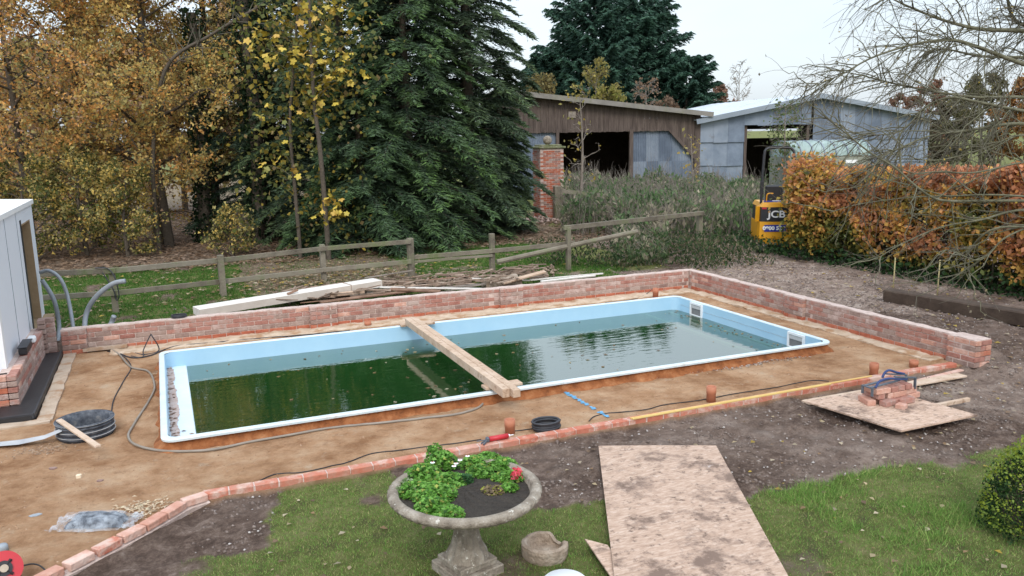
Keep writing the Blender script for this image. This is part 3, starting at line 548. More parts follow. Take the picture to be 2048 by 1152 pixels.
rail((60, 549), (232, 541), dp[0] - .1, dp[0] - .09); rail((232, 541), (447, 520), dp[0] - .09, dp[1] + .09); rail((447, 520), (648, 497), dp[1] + .09, dp[2] - .09); rail((648, 497), (823, 483), dp[2] - .09, dp[3] - .1)
rail((60, 597), (232, 586), dp[0] - .1, dp[0] - .09); rail((232, 586), (447, 563), dp[0] - .09, dp[1] + .09); rail((447, 563), (648, 540), dp[1] + .09, dp[2] - .09); rail((648, 540), (823, 523), dp[2] - .09, dp[3] - .1)
rail((823, 515), (985, 502), dp[3] + .1, dp[4] - .08); rail((823, 524), (985, 511), dp[3] + .1, dp[4] - .08, .06); rail((985, 502), (1150, 486), dp[4] - .08, dp[5] + .1)
rail((1128, 456), (1407, 426), dp[5] - .06, dp[6] - .1, .11, .06)
A = D(994, 524, dp[4] - .4); B = D(1275, 463, dp[5] + .6); m = MB(); m.tube([A, (A + B) / 2 + (0, 0, .01), B], .058, 8); tag(m.build('fallen_rail', M['rail']), 'round fence rail come loose, sloping down to the lawn', 'rail')
# ================================================================ TIMBERS OVER THE POOL
far_a, near_a = P(822, 640, .25), P(1022, 783, .25); dirb = (near_a - far_a); dirb /= np.linalg.norm(dirb); sideb = np.array([-dirb[1], dirb[0], 0])
if sideb[0] < 0: sideb = -sideb
for k, (lab, off, ext, w) in enumerate((('left of the two timbers laid side by side across the pool', -.05, .02, .095), ('right of the two timbers laid side by side across the pool, slightly raised', .048, .06, .10))):
    a = far_a + sideb * off - dirb * ext; b = near_a + sideb * off + dirb * ext * (1 if k else -1); zc = .175 + .055 + .006 * k; a[2] = b[2] = zc
    m = MB(); m.beam(a, b, w - .004, .11 if k == 0 else .1, .01 * k, .006); tag(m.build('timber_beam', M['timber_new']), lab, 'timber', 'timbers across the pool')
for (pa, pb, lab) in (((800, 650), (868, 644), 'short pale packer board under the far end of the pool timbers'), ((967, 775), (1040, 764), 'short pale packer board under the near end of the pool timbers')):
    a = P(*pa, .16); b = P(*pb, .16); a[2] = b[2] = .1585; m = MB(); m.beam(a, b, .16, .035, 0, .004); tag(m.build('packer_board', M['timber_new']), lab, 'board', 'packer boards on the pool rim')
# ================================================================ PIPES, COILS, HOSES
pmat = M['terracotta']
for (bx, by, tx, h, lab) in ((1020, 868, 1020, .16, 'terracotta pipe end standing by the red grease gun'), (1422, 803, 1422, .19, 'terracotta pipe end standing halfway along the yellow battens'), (1747, 752, 1747, .17, 'terracotta pipe end standing just behind the pile of loose bricks'), (1311, 597, 1311, .2, 'terracotta pipe end near the far right corner of the pool'), (736, 652, 736, .08, 'short terracotta pipe end between pool and far wall, left of the timbers'), (1052, 612, 1052, .07, 'short terracotta pipe end at the foot of the middle wall pier'), (1827, 735, 1827, .10, 'small dark-mouthed clay pipe beside the blue tongs')):
    q = P(bx, by); zb = gz1(q[0], q[1]) - .03; r = .055
    m = MB(); m.lathe([(r - .008, 0), (r, 0), (r, h * .7), (r + .004, h * .72), (r + .004, h + .03), (r - .008, h + .03), (r - .009, h * .5), (r - .008, 0)], (q[0], q[1], zb), 20); tag(m.build('pipe_end', pmat, None, True), lab, 'pipe', 'clay pipe ends standing in the sand')
def coil(name, c, r, tr, n, lab, cat, mat, squash=.8, zj=.0, loose=.02):
    pts = []; ph = random.random() * 6
    for i in range(n * 20):
        a = i / 20 * 2 * math.pi; k = i // 20; rr = r * (1 + loose * 3 * math.sin(a * .37 + ph) * 1.0 + loose * math.sin(a * 1.7 + k)); pts.append((c[0] + rr * math.cos(a), c[1] + rr * squash * math.sin(a), c[2] + tr + k * tr * 1.55 + zj * math.sin(a + k)))
    m = MB(); m.tube(pts, tr, 7); return tag(m.build(name, mat, None, True), lab, cat)
q = P(1097, 862); coil('hose_coil', (q[0], q[1] + .06, 0), .15, .0135, 5, 'coil of black corrugated hose on the sand by the edging', 'hose', M['rubber'], .75)
q = ONY(358, 634, WY + .11); coil('cable_coil', (q[0], WY + .1, .383), .11, .008, 4, 'flat coil of black cable on top of the far brick wall', 'cable', M['rubber'], .7)
def groundpath(pl_, r, lift=0, jit=0):
    o = []
    for p in spline([P(*p[:2], (p[2] if len(p) > 2 else 0)) for p in pl_], 8): o.append((p[0] + random.uniform(-jit, jit), p[1] + random.uniform(-jit, jit), max(p[2], gz1(p[0], p[1])) + r * .85 + lift))
    return o
def hose(name, pl_, r, mat, lab, cat='hose', lift=0): m = MB(); m.tube(groundpath(pl_, r, lift), r, 7); return tag(m.build(name, M[mat], None, True), lab, cat)
hose('garden_hose', [(222, 700), (240, 712), (262, 736), (296, 744), (309, 770), (303, 795), (268, 850), (257, 875), (275, 893), (330, 904), (420, 902), (500, 886), (580, 872), (660, 858), (760, 848), (900, 833), (955, 818), (972, 801)], .014, 'hose_grey', 'long grey hose looping round the near left corner of the pool')
hose('black_cable', [(215, 703), (245, 712), (262, 735), (246, 765), (228, 800), (222, 830), (213, 862)], .008, 'rubber', 'black cable running down the sand to the manhole ring', 'cable')
hose('black_cable', [(165, 706), (215, 700), (262, 716), (300, 712), (330, 700), (360, 692), (430, 686), (520, 678), (640, 668), (700, 662)], .010, 'rubber', 'black cable along the foot of the far brick wall', 'cable')
m = MB(); m.tube(spline([P(262, 712), P(285, 715), P(287, 700, .05), P(300, 672, .24), P(304, 672, .25), P(318, 700, .02), P(290, 709), P(270, 706)], 8), .009, 7); tag(m.build('black_cable', M['rubber'], None, True), 'tangled loop of black cable standing up by the pool corner', 'cable')
hose('thin_cable', [(520, 962), (550, 950), (600, 946), (680, 930), (740, 910), (800, 901), (900, 889), (962, 880)], .006, 'black', 'thin black cable along the edging behind the stone urn', 'cable', .0)
hose('thin_cable', [(1030, 863), (1066, 858)], .006, 'black', 'short black cable between pipe end and hose coil', 'cable')
hose('thin_cable', [(1178, 843), (1190, 833), (1222, 827), (1290, 820), (1330, 810), (1400, 801), (1470, 788), (1560, 774), (1620, 762), (1658, 763)], .006, 'black', 'thin black cable beside the yellow battens', 'cable')
hose('thin_cable', [(1210, 606), (1265, 600), (1290, 590), (1305, 578, .1)], .006, 'black', 'thin dark cable on the sand behind the far pool edge', 'cable')
for k, (a, b, lab) in enumerate((((1257, 832), (1738, 748), 'long thin yellow batten lying on the brick edging, rear one'), ((1262, 834), (1660, 765), 'long thin yellow batten lying on the brick edging, front one'))):
    A = P(*a, .06); B = P(*b, .06); A[1] = 7.53 - .03 * k; B[1] = 7.55 - .03 * k; A[2] = B[2] = .046; m = MB(); m.beam(A, B, .018, .013); tag(m.build('yellow_batten', pm('yellow_wood', [(.62, .42, .13), (.70, .52, .22)], 4)), lab, 'batten', 'yellow battens on the edging')
# grease / mortar gun
g = P(998, 876, .06); gg = thing('mortar_gun', 'red and silver cartridge gun lying on the brick edging', 'tool', (g[0], 7.6, .062)); gy_ = 7.585; A = Vector((2.83, gy_ - .01, .066)); B = Vector((3.17, gy_ + .0, .066))
m = MB(); m.tube([A.lerp(B, .32), A.lerp(B, .95)], .027, 12); m.build('barrel', M['red'], gg, True); m = MB(); m.tube([B.lerp(A, .06), B.lerp(A, -.04)], [.022, .008], 10); m.tube([B.lerp(A, -.04), B.lerp(A, -.14)], .006, 8); m.build('nozzle', M['white_plastic'], gg, True)
m = MB(); m.tube([A.lerp(B, -.1), A.lerp(B, .34)], .005, 6); m.box(A.lerp(B, .26), (.035, .05, .05), None, .008); m.beam(A.lerp(B, .27), A.lerp(B, .05) + Vector((0, -.07, -.02)), .012, .02); m.beam(A.lerp(B, .22), A.lerp(B, .0) + Vector((0, -.04, -.015)), .008, .014); m.build('handle', M['grey_steel'], gg)
# blue sprayed line on the sand, 4 mm sheets following the ground
m = MB(); a = P(1125, 782); b = P(1218, 836); nseg = 26
for i in range(nseg):
    if random.random() < .18: continue
    for kk in range(2):
        t0 = i / nseg + random.uniform(0, .01); t1 = t0 + .03; w = random.uniform(.010, .03); o_ = random.uniform(-.012, .012); p0 = a + (b - a) * t0; p1 = a + (b - a) * min(t1, 1); z_ = .006 + .002 * kk
        m.add([(p0[0] - w + o_, p0[1], gz1(p0[0], p0[1]) + z_), (p0[0] + w + o_, p0[1], gz1(p0[0], p0[1]) + z_), (p1[0] + w + o_, p1[1], gz1(p1[0], p1[1]) + z_), (p1[0] - w + o_, p1[1], gz1(p1[0], p1[1]) + z_)], [(0, 1, 2, 3)])
m.build('blue_marking', pm('spray_blue', [(.10, .30, .50), (.18, .42, .62)], 30, bump=0), kind='structure')
# ================================================================ MANHOLE RING, BOARD, STRIP, BAG, REEL
q = P(172, 872); hc = (q[0], q[1] + .06, gz1(q[0], q[1]))
mh = thing('manhole_ring', 'ribbed black plastic manhole ring half sunk in the sand', 'manhole ring', hc); prof = [(.262, 0), (.275, 0)]
for k in range(3): z_ = k * .058; prof += [(.275, z_ + .022), (.292, z_ + .026), (.292, z_ + .045), (.275, z_ + .05)]
prof += [(.30, .178), (.30, .192), (.262, .192), (.255, .1), (.25, -.02)]
m = MB(); m.lathe(prof, hc, 40); m.build('ring', pm('dusty_black', [(.03, .034, .045), (.09, .10, .12), (.24, .23, .22)], 14, rough=.6, bump=.1, pos=[.35, .55, .8]), mh, True)
m = MB(); m.lathe([(.001, .03), (.256, .03)], hc, 40); m.build('base', pm('ring_base', [(.012, .016, .022), (.03, .04, .05), (.12, .13, .13)], 11), mh)
for zz in (.052, .110, .186): m = MB(); m.lathe([(.294, zz - .004), (.303, zz), (.294, zz + .004)], hc, 40); m.build('rib', pm('rib_edge', [(.3, .29, .28), (.42, .41, .4)], 12), mh)
a = P(118, 840, .2); b = P(196, 893, .2); a[2] = .205 + hc[2]; b[2] = .205 + hc[2]; m = MB(); m.beam(a, b, .06, .022, .05, .003); tag(m.build('board', M['timber_new']), 'short pale board lying across the black manhole ring', 'board')
m = MB(); ps = [P(-40, 896), P(40, 888, .01), P(90, 878, .05), P(125, 864, .12)]; w_ = [.05, .075, .06, .04]; vs = []
for p, w in zip(ps, w_): vs += [(p[0], p[1] - w, p[2] + .02), (p[0], p[1] + w, p[2] + .025), (p[0], p[1], p[2] + .045)]
for i in range(3): b_ = i * 3; m.f += [(b_, b_ + 3, b_ + 5, b_ + 2), (b_ + 2, b_ + 5, b_ + 4, b_ + 1), (b_ + 1, b_ + 4, b_ + 3, b_)]
m.v = [tuple(map(float, v)) for v in vs]; tag(m.build('plastic_strip', pm('strip_grey', [(.30, .31, .33), (.44, .45, .46)], 6)), 'grey plastic strip leading from the manhole ring to the left', 'strip')
bc = P(197, 1047); bag = thing('plastic_bag', 'clear plastic bag holding a folded dark bundle on the sand', 'bag', (bc[0], bc[1], 0)); A_ = math.radians(-22)
def bag_surf(hx, hy, hz, flap, seed, nx=34, ny=22):
    U, V_ = np.meshgrid(np.linspace(-1, 1, nx), np.linspace(-1, 1, ny)); e_ = np.clip((1 - np.abs(U) ** 12) * (1 - np.abs(V_) ** 9), 0, 1) if not flap else np.clip((1 - (np.abs(U) / .70) ** 8), 0, 1) * np.clip(1 - np.abs(V_) ** 3, 0, 1)
    Z = hz * e_ + .022 * (fbm(U * 4 + seed, V_ * 4, seed) - .5) * (.6 + e_) + .012 + (.024 * np.abs(np.sin(U * 17 + V_ * 7)) * (np.abs(U) > .66) if flap else 0); X = U * hx * (1 + .05 * np.sin(V_ * 5)); Y = V_ * hy * (1 - .1 * U + .06 * np.cos(U * 4))
    xx = X * math.cos(A_) - Y * math.sin(A_) + bc[0]; yy = X * math.sin(A_) + Y * math.cos(A_) + bc[1]; Zg = gz(xx, yy); V3 = np.stack([xx, yy, np.maximum(Z, .006) + Zg], -1).reshape(-1, 3)
    I = np.arange(nx * ny).reshape(ny, nx); Fq = np.stack([I[:-1, :-1], I[:-1, 1:], I[1:, 1:], I[1:, :-1]], -1).reshape(-1, 4)
    lowV = V3.copy(); lowV[:, 2] = Zg.reshape(-1) - .004; return np.concatenate([V3, lowV]), np.concatenate([Fq, Fq[:, ::-1] + nx * ny])
def film_mat():
    m, N, L, b = newmat('film'); b.inputs['Base Color'].default_value = (.62, .68, .75, 1); b.inputs['Roughness'].default_value = .22; b.inputs['Specular IOR Level'].default_value = .7
    t = N.new('ShaderNodeBsdfTransparent'); mx = N.new('ShaderNodeMixShader'); n = N.new('ShaderNodeTexNoise'); n.inputs['Scale'].default_value = 14; g_ = N.new('ShaderNodeNewGeometry'); L.new(g_.outputs['Position'], n.inputs['Vector'])
    q = N.new('ShaderNodeMapRange'); q.inputs[1].default_value = .35; q.inputs[2].default_value = .7; q.inputs[3].default_value = .10; q.inputs[4].default_value = .5; L.new(n.outputs[0], q.inputs[0]); L.new(q.outputs[0], mx.inputs[0]); L.new(t.outputs[0], mx.inputs[1]); L.new(b.outputs[0], mx.inputs[2]); L.new(mx.outputs[0], N['Material Output'].inputs[0]); return m
V_, F_ = bag_surf(.225, .115, .06, False, 3); link('bundle', npmesh('bundle', V_, F_, smooth=True), pm('bundle_dark', [(.012, .015, .024), (.035, .042, .06)], 8, rough=.5), bag)
V_, F_ = bag_surf(.345, .165, .078, True, 5); k_ = len(F_) // 2; link('film', npmesh('film', V_, F_[:k_], smooth=True), film_mat(), bag)
q = P(16, 1188); rl = thing('cable_reel', 'red cable reel with black hub in the near left corner', 'cable reel', (q[0], q[1] + .1, 0)); rc = Vector((q[0] - .03, q[1] + .1, .15)); ax = Vector((.25, -.8, .42)).normalized(); u_ = ax.orthogonal().normalized(); v_ = ax.cross(u_)
def disc(m, c, r0, r1, th, n=32):
    b = len(m.v)
    for rr, hh in ((r0, th / 2), (r1, th / 2), (r1, -th / 2), (r0, -th / 2)):
        for k in range(n): a = 2 * math.pi * k / n; m.v.append(tuple(c + ax * hh + (u_ * math.cos(a) + v_ * math.sin(a)) * rr))
    for i in range(4):
        for k in range(n): i2 = (i + 1) % 4; k2 = (k + 1) % n; m.f.append((b + i * n + k, b + i * n + k2, b + i2 * n + k2, b + i2 * n + k))
for s_ in (.055, -.055): m = MB(); disc(m, rc + ax * s_, .03, .125, .012); m.build('flange', M['red'], rl)
m = MB(); disc(m, rc, .02, .055, .15); m.build('hub', M['black'], rl); m = MB(); disc(m, rc + ax * .08, .001, .028, .03, 14); m.build('knob', pm('knob', [(.4, .33, .25), (.5, .42, .33)], 9), rl)
for k in range(4): m = MB(); a = k * 1.57; d_ = u_ * math.cos(a) + v_ * math.sin(a); m.beam(rc + ax * .066 + d_ * .02, rc + ax * .066 + d_ * .075, .022, .012); m.build('spoke', M['black'], rl)
m = MB(); m.beam(rc - ax * .1 + Vector((-.1, .05, .02)), rc - ax * .1 + Vector((-.1, .05, -.15)), .02, .02); m.beam(rc - ax * .1 + Vector((.1, .05, .0)), rc - ax * .1 + Vector((.1, .05, -.15)), .02, .02); m.beam(rc - ax * .1 + Vector((-.1, .05, .02)), rc - ax * .1 + Vector((.1, .05, .0)), .02, .02); m.build('stand', M['black'], rl)
m = MB(); m.tube(spline([rc + ax * .02 + u_ * .04, P(62, 1128, .08), P(90, 1140, .03), P(96, 1165, .012), P(70, 1190, .012), P(40, 1180, .012)], 8), .006, 6); m.build('cable', M['black'], rl, True)
q = P(6, 1100); m = MB(); m.lathe([(.001, .06), (.03, .06), (.04, .045), (.04, 0), (.001, 0)], (q[0], q[1], gz1(q[0], q[1])), 14); tag(m.build('small_pot', M['conduit'], None, True), 'small grey plastic pot upside down above the red reel', 'pot')
def scrap(px, py, s, mat, lab, cat, name, th=.012):
    q = P(px, py); z = gz1(q[0], q[1]); n = 6; poly = [(q[0] + s * random.uniform(.6, 1.1) * math.cos(6.28 * k / n), q[1] + s * .7 * random.uniform(.6, 1.1) * math.sin(6.28 * k / n)) for k in range(n)]; m = MB(); m.prism(poly, z - .006, z + th); return tag(m.build(name, mat), lab, cat)
scrap(70, 1030, .06, M['conduit'], 'grey slate flake half buried in the sand', 'slate', 'slate_piece', .004); scrap(158, 956, .04, M['sawdust'], 'pale yellow wood scrap on the sand', 'wood scrap', 'wood_scrap', .03)
scrap(105, 938, .045, M['brick_dark'], 'flat brown tile flake below the manhole ring', 'tile', 'tile_piece'); scrap(200, 963, .035, M['brick_dark'], 'small brown tile flake right of the wood scrap', 'tile', 'tile_piece')
# wood shavings and chips by the edging corner
def chips(name, px, py, n, sp_, size, pal, w, lab, kind='stuff', lift=.008):
    q = P(px, py); C = np.stack([q[0] + RNG.normal(0, sp_[0], n), q[1] + RNG.normal(0, sp_[1], n)], -1); z = gz(C[:, 0], C[:, 1]) + lift; return leaves(name, np.column_stack([C, z]), RNG.uniform(size * .5, size * 1.4, n), pick(pal, w, n), flat=2.5, aspect=.4, fold=.3, kind=kind, label=lab, cat='chips')
chips('wood_shavings', 285, 1018, 260, (.14, .10), .045, [(.66, .52, .36), (.75, .63, .47)], [1, 1], 'pale wood shavings on the sand beside the plastic bag')
chips('mortar_crumbs', 85, 900, 220, (.16, .10), .035, [(.55, .42, .31), (.45, .3, .2)], [1, 1], 'pale mortar crumbs beside the manhole ring')
chips('mortar_crumbs', 545, 868, 80, (.08, .03), .035, [(.55, .47, .4), (.4, .34, .3)], [1, 1], 'grey mortar crumbs against the near pool edge')
chips('mortar_crumbs', 990, 795, 110, (.16, .03), .04, [(.5, .48, .46), (.25, .23, .22)], [1, 1], 'grey crumbs under the near end of the timbers')
chips('mortar_crumbs', 1500, 728, 420, (.5, .07), .04, [(.66, .62, .57), (.3, .26, .23), (.14, .12, .11)], [3, 2, 1], 'white and grey gravel crumbs along the near pool edge')
# ================================================================ LOOSE BRICKS ON PLYWOOD
def ply_mat(name, bright=1.):
    m, N, L, b = newmat(name); tc_ = N.new('ShaderNodeTexCoord'); mp_ = N.new('ShaderNodeMapping'); mp_.inputs['Scale'].default_value = (3.2, 1.1, 1); mp_.inputs['Rotation'].default_value = (0, 0, -.42); g_ = N.new('ShaderNodeNewGeometry'); L.new(g_.outputs['Position'], mp_.inputs[0])
    def nn(s, d, v=None): n = N.new('ShaderNodeTexNoise'); n.inputs['Scale'].default_value = s; n.inputs['Detail'].default_value = d; n.inputs['Roughness'].default_value = .72; L.new(v or g_.outputs['Position'], n.inputs['Vector']); return n.outputs[0]
    mp2 = N.new('ShaderNodeMapping'); mp2.inputs['Rotation'].default_value = (0, 0, .42); mp2.inputs['Scale'].default_value = (2.5, 9, 1); L.new(g_.outputs['Position'], mp2.inputs[0])
    r = ramp(N, [tuple(v * bright for v in c) for c in [(.32, .215, .155), (.46, .325, .245), (.58, .45, .365)]], [.32, .5, .68]); L.new(nn(4, 10, mp2.outputs[0]), r.inputs[0])
    def over(c, f, lo, hi, col):
        q = N.new('ShaderNodeMapRange'); q.inputs[1].default_value = lo; q.inputs[2].default_value = hi; L.new(f, q.inputs[0]); x = N.new('ShaderNodeMix'); x.data_type = 'RGBA'; L.new(q.outputs[0], x.inputs[0]); L.new(c, x.inputs[6]); x.inputs[7].default_value = (*col, 1); return x.outputs[2]
    c = over(r.outputs[0], nn(2.1, 10), .52, .62, (.19, .13, .10)); c = over(c, nn(13, 9), .55, .66, (.15, .10, .075)); c = over(c, nn(1.6, 8), .66, .76, (.66, .58, .54)); L.new(c, b.inputs['Base Color']); b.inputs['Roughness'].default_value = .75; b.inputs['Specular IOR Level'].default_value = .25
    bp = N.new('ShaderNodeBump'); bp.inputs['Strength'].default_value = .4; bp.inputs['Distance'].default_value = .01; L.new(nn(12, 8, mp2.outputs[0]), bp.inputs['Height']); L.new(bp.outputs[0], b.inputs['Normal']); return m
M['ply'] = ply_mat('plywood'); M['ply2'] = ply_mat('plywood_clean', 1.12)
def sheet(name, corners, z, th, mat, lab, cat='plywood sheet', sag=.0):
    a, b, c, d = [np.array(p, float) for p in corners]; n = 10; m = MB(); 
    for zz in (th, 0):
        for i in range(n + 1):
            for j in range(n + 1): u, v = i / n, j / n; p = (a * (1 - u) + b * u) * (1 - v) + (d * (1 - u) + c * u) * v; m.v.append((float(p[0]), float(p[1]), z + zz + sag * (math.sin(u * 2.6 + v) * .5 + v * .5)))
    K = (n + 1) ** 2; id_ = lambda i, j: i * (n + 1) + j
    for i in range(n):
        for j in range(n): m.f += [(id_(i, j), id_(i + 1, j), id_(i + 1, j + 1), id_(i, j + 1)), (K + id_(i, j), K + id_(i, j + 1), K + id_(i + 1, j + 1), K + id_(i + 1, j))]
    for i in range(n):
        for (p, q_) in ((id_(i, 0), id_(i + 1, 0)), (id_(i + 1, n), id_(i, n)), (id_(0, i + 1), id_(0, i)), (id_(n, i), id_(n, i + 1))): m.f.append((p, p + K, q_ + K, q_))
    return tag(m.build(name, mat), lab, cat)
cs = [P(*p, .05)[:2] for p in ((1612, 803), (1802, 862), (1955, 830))]; c4 = cs[0] + cs[2] - cs[1]
sheet('plywood_sheet', [cs[0], cs[1], cs[2], c4], .036, .018, M['ply2'], 'plywood sheet on the soil with the loose bricks on it')
A = P(1197, 893, .03)[:2]; B = P(1432, 893, .03)[:2]; Cc = P(1575, 1152, .03)[:2]; Dd = P(1228, 1152, .03)[:2]; eL = Dd - A; eR = Cc - B
sheet('plywood_sheet', [A, B, B + eR * 1.55, A + eL * 1.55], .02, .018, M['ply'], 'large muddy plywood sheet laid over lawn and soil', sag=.012)
t0 = P(1170, 1078, .015)[:2]; t1 = P(1225, 1158, .015)[:2]; t2 = P(1265, 1158, .015)[:2]; t3 = P(1215, 1090, .015)[:2]
sheet('plywood_offcut', [t0, t0 + (t1 - t0) * 1.6, t3 + (t2 - t3) * 1.6, t3], .004, .012, M['ply2'], 'pointed plywood offcut beneath the left edge of the large sheet', 'plywood offcut')
for (a, b, w, h, z, mat, lab) in (((1612, 799), (1925, 744), .15, .022, .024, 'timber_new', 'pale scaffold plank on the soil behind the loose bricks'), ((1862, 809), (1938, 794), .045, .045, .03, 'timber_new', 'short square stick poking out from under the plywood sheet'), ((1780, 757), (1925, 722), .07, .02, .09, 'brick_pale', 'narrow pinkish board leading from the tongs to the wall pier')):
    p = P(*a, z); q = P(*b, z); zz = max(gz1(p[0], p[1]), gz1(q[0], q[1])); p[2] = q[2] = zz + h / 2 + .002; m = MB(); m.beam(p, q, w, h, 0, .003); tag(m.build('plank', M[mat]), lab, 'plank')
bq = P(1783, 803, .055); bx0, by0 = bq[0], bq[1] + .03; zb_ = .0545 + .0325; angb = math.atan2(cs[2][1] - cs[1][1], cs[2][0] - cs[1][0])
def loose(dx, dy, layer, rot, lab, mat='brick_pale', kind='s', tilt=.05):
    c, s_ = math.cos(angb), math.sin(angb); o = brick(None, (bx0 + dx * c - dy * s_, by0 + dx * s_ + dy * c, zb_ + layer * .0665), mat, angb + rot, kind, 'loose_brick', tilt); o.scale = (1.02, 1.0, 1.0); tag(o, lab, 'brick', 'loose bricks piled on plywood'); return o
BL = ['leftmost', 'second', 'near left', 'middle', 'near middle', 'right rear', 'rightmost', 'rear middle']
for i, (dx, dy, r) in enumerate(((-.29, .06, 1.3), (-.17, .10, 1.5), (-.12, -.10, .12), (.06, .03, 1.5), (.10, -.12, -.1), (.22, .06, 1.45), (.31, -.02, .1), (-.03, .15, .1))): loose(dx, dy, 0, r, 'salvaged brick, %s one in the bottom layer of the pile on plywood' % BL[i], random.choice(['brick_pale', 'brick_pale', 'brick']), tilt=.03)
for i, (dx, dy, r) in enumerate(((-.2, .03, 1.5), (-.07, .02, 1.55), (.06, -.04, .06), (.27, .0, .1), (.16, .10, .03), (-.12, .14, .02))): loose(dx, dy, 1, r, 'salvaged brick, %s one in the middle layer of the pile on plywood' % ['leftmost', 'second from left', 'front centre', 'rightmost', 'rear right', 'rear left'][i], random.choice(['brick_pale', 'brick']), tilt=.03)
for i, (dx, dy, r) in enumerate(((-.24, .02, 1.5), (-.13, .02, 1.5), (-.02, .02, 1.58), (.09, .02, 1.52), (.20, .02, 1.56))): loose(dx, dy, 2, r, 'salvaged brick, %s in the top row gripped by the blue tongs' % ['leftmost', 'second from left', 'middle', 'second from right', 'rightmost'][i], random.choice(['brick_pale', 'brick']), tilt=.02)
loose(-.08, -.24, -.25, .4, 'broken brick fragment in front of the pile on plywood', 'brick_pale', 'h')
tg = thing('brick_tongs', 'blue and grey steel brick tongs gripping the top row of bricks', 'brick tongs', (bx0, by0, .25)); ct, st_ = math.cos(angb), math.sin(angb)
def tp(dx, dy, z): return Vector((bx0 + dx * ct - dy * st_, by0 + dx * st_ + dy * ct, z))
zt_ = zb_ + 2 * .0665 + .05
m = MB(); m.beam(tp(-.34, -.03, zt_), tp(.1, -.03, zt_ + .03), .03, .012); m.beam(tp(-.34, .06, zt_), tp(.1, .06, zt_ + .03), .03, .012); m.beam(tp(-.335, -.05, zt_), tp(-.335, -.05, zt_ - .1), .03, .012); m.beam(tp(-.335, .09, zt_), tp(-.335, .09, zt_ - .1), .03, .012); m.beam(tp(-.335, -.05, zt_ - .005), tp(-.335, .09, zt_ - .005), .03, .012); m.build('jaw_bar', M['grey_steel'], tg)
m = MB(); m.beam(tp(.0, -.05, zt_ + .09), tp(.33, -.05, zt_ + .035), .03, .014); m.beam(tp(.33, -.05, zt_ + .04), tp(.335, -.05, zt_ - .1), .03, .014); m.beam(tp(.0, .08, zt_ + .09), tp(.33, .08, zt_ + .035), .03, .014); m.beam(tp(.33, .08, zt_ + .04), tp(.335, .08, zt_ - .1), .03, .014); m.build('jaw_bar', M['grey_steel'], tg)
m = MB(); m.tube(spline([tp(-.30, -.06, zt_ + .0), tp(-.24, -.06, zt_ + .07), tp(-.1, -.06, zt_ + .085), tp(.08, -.05, zt_ + .05), tp(.2, -.05, zt_ + .04)], 5), .014, 7); m.build('handle', M['blue_steel'], tg, True)
m = MB(); m.tube(spline([tp(-.05, .08, zt_ + .05), tp(-.01, .08, zt_ + .11), tp(.06, .08, zt_ + .125), tp(.16, .08, zt_ + .09), tp(.3, .08, zt_ + .05)], 5), .014, 7); m.build('handle', M['blue_steel'], tg, True)
# ================================================================ URN, BROKEN BOWL, TUB
uc = P(935, 1128); uz = gz1(uc[0], uc[1]) - .005; un = thing('garden_urn', 'wide weathered stone urn on a fluted square foot', 'urn', (uc[0], uc[1], uz))
ra = D(768, 992, uc[:2] @ FH); rb = D(1070, 962, uc[:2] @ FH); rz = (ra[2] + rb[2]) / 2; rr_ = np.linalg.norm(rb - ra) / 2
RZ_ = Matrix.Rotation(math.radians(14), 3, 'Z')
m = MB(); m.box((uc[0], uc[1], uz + .04), (.40, .40, .08), RZ_, .008); m.box((uc[0], uc[1], uz + .105), (.33, .33, .055), RZ_, .008); m.build('plinth', M['stone'], un)
hs = rz - uz; zn = hs - .12; k_ = (zn - .13) / .215
prof = [(r * 1.38, .13 + (z - .13) * k_) for r, z in [(.118, .13), (.115, .15), (.09, .18), (.074, .22), (.066, .27), (.068, .30), (.085, .315), (.085, .335), (.07, .345)]]
m = MB(); m.lathe(prof, (uc[0], uc[1], uz), 72, lambda a, i, r, z: r * (1 - (.12 * abs(math.sin(6 * a)) ** 2 if 1 <= i <= 5 else 0))); m.build('fluted_stem', M['stone'], un, True)
R_ = rr_
prof = [(.09, zn), (.16, zn + .005), (R_ * .6, zn + .02), (R_ * .86, zn + .045), (R_ * .96, zn + .07), (R_, zn + .10), (R_ * .995, hs), (R_ * .975, hs + .016), (R_ * .93, hs + .022), (R_ * .885, hs + .012), (R_ * .87, hs - .005), (R_ * .85, hs - .05), (R_ * .5, hs - .06), (.001, hs - .06)]
m = MB(); m.lathe(prof, (uc[0], uc[1], uz), 144, lambda a, i, r, z: r * (1 + (.022 * abs(math.sin(a * 24 + (z - zn) * 9)) if 4 <= i <= 6 else .014 * abs(math.sin(a * 24)) if i == 3 else 0)) + .004 * math.sin(a * 3)); m.build('bowl', M['stone'], un, True)
m = MB(); n = 40; zs = uz + hs - .035
m.v = [(uc[0], uc[1], zs + .03)]; 
for k in range(1, 6):
    for j in range(n): a = 2 * math.pi * j / n; r = R_ * .845 * k / 5; m.v.append((uc[0] + r * math.cos(a), uc[1] + r * math.sin(a), zs + .03 * (1 - k / 5) + random.uniform(-.008, .008)))
for j in range(n): m.f.append((0, 1 + j, 1 + (j + 1) % n))
for k in range(4):
    for j in range(n): j2 = (j + 1) % n; m.f.append((1 + k * n + j, 1 + (k + 1) * n + j, 1 + (k + 1) * n + j2, 1 + k * n + j2))
m.build('potting_soil', M['soil_pot'], un)
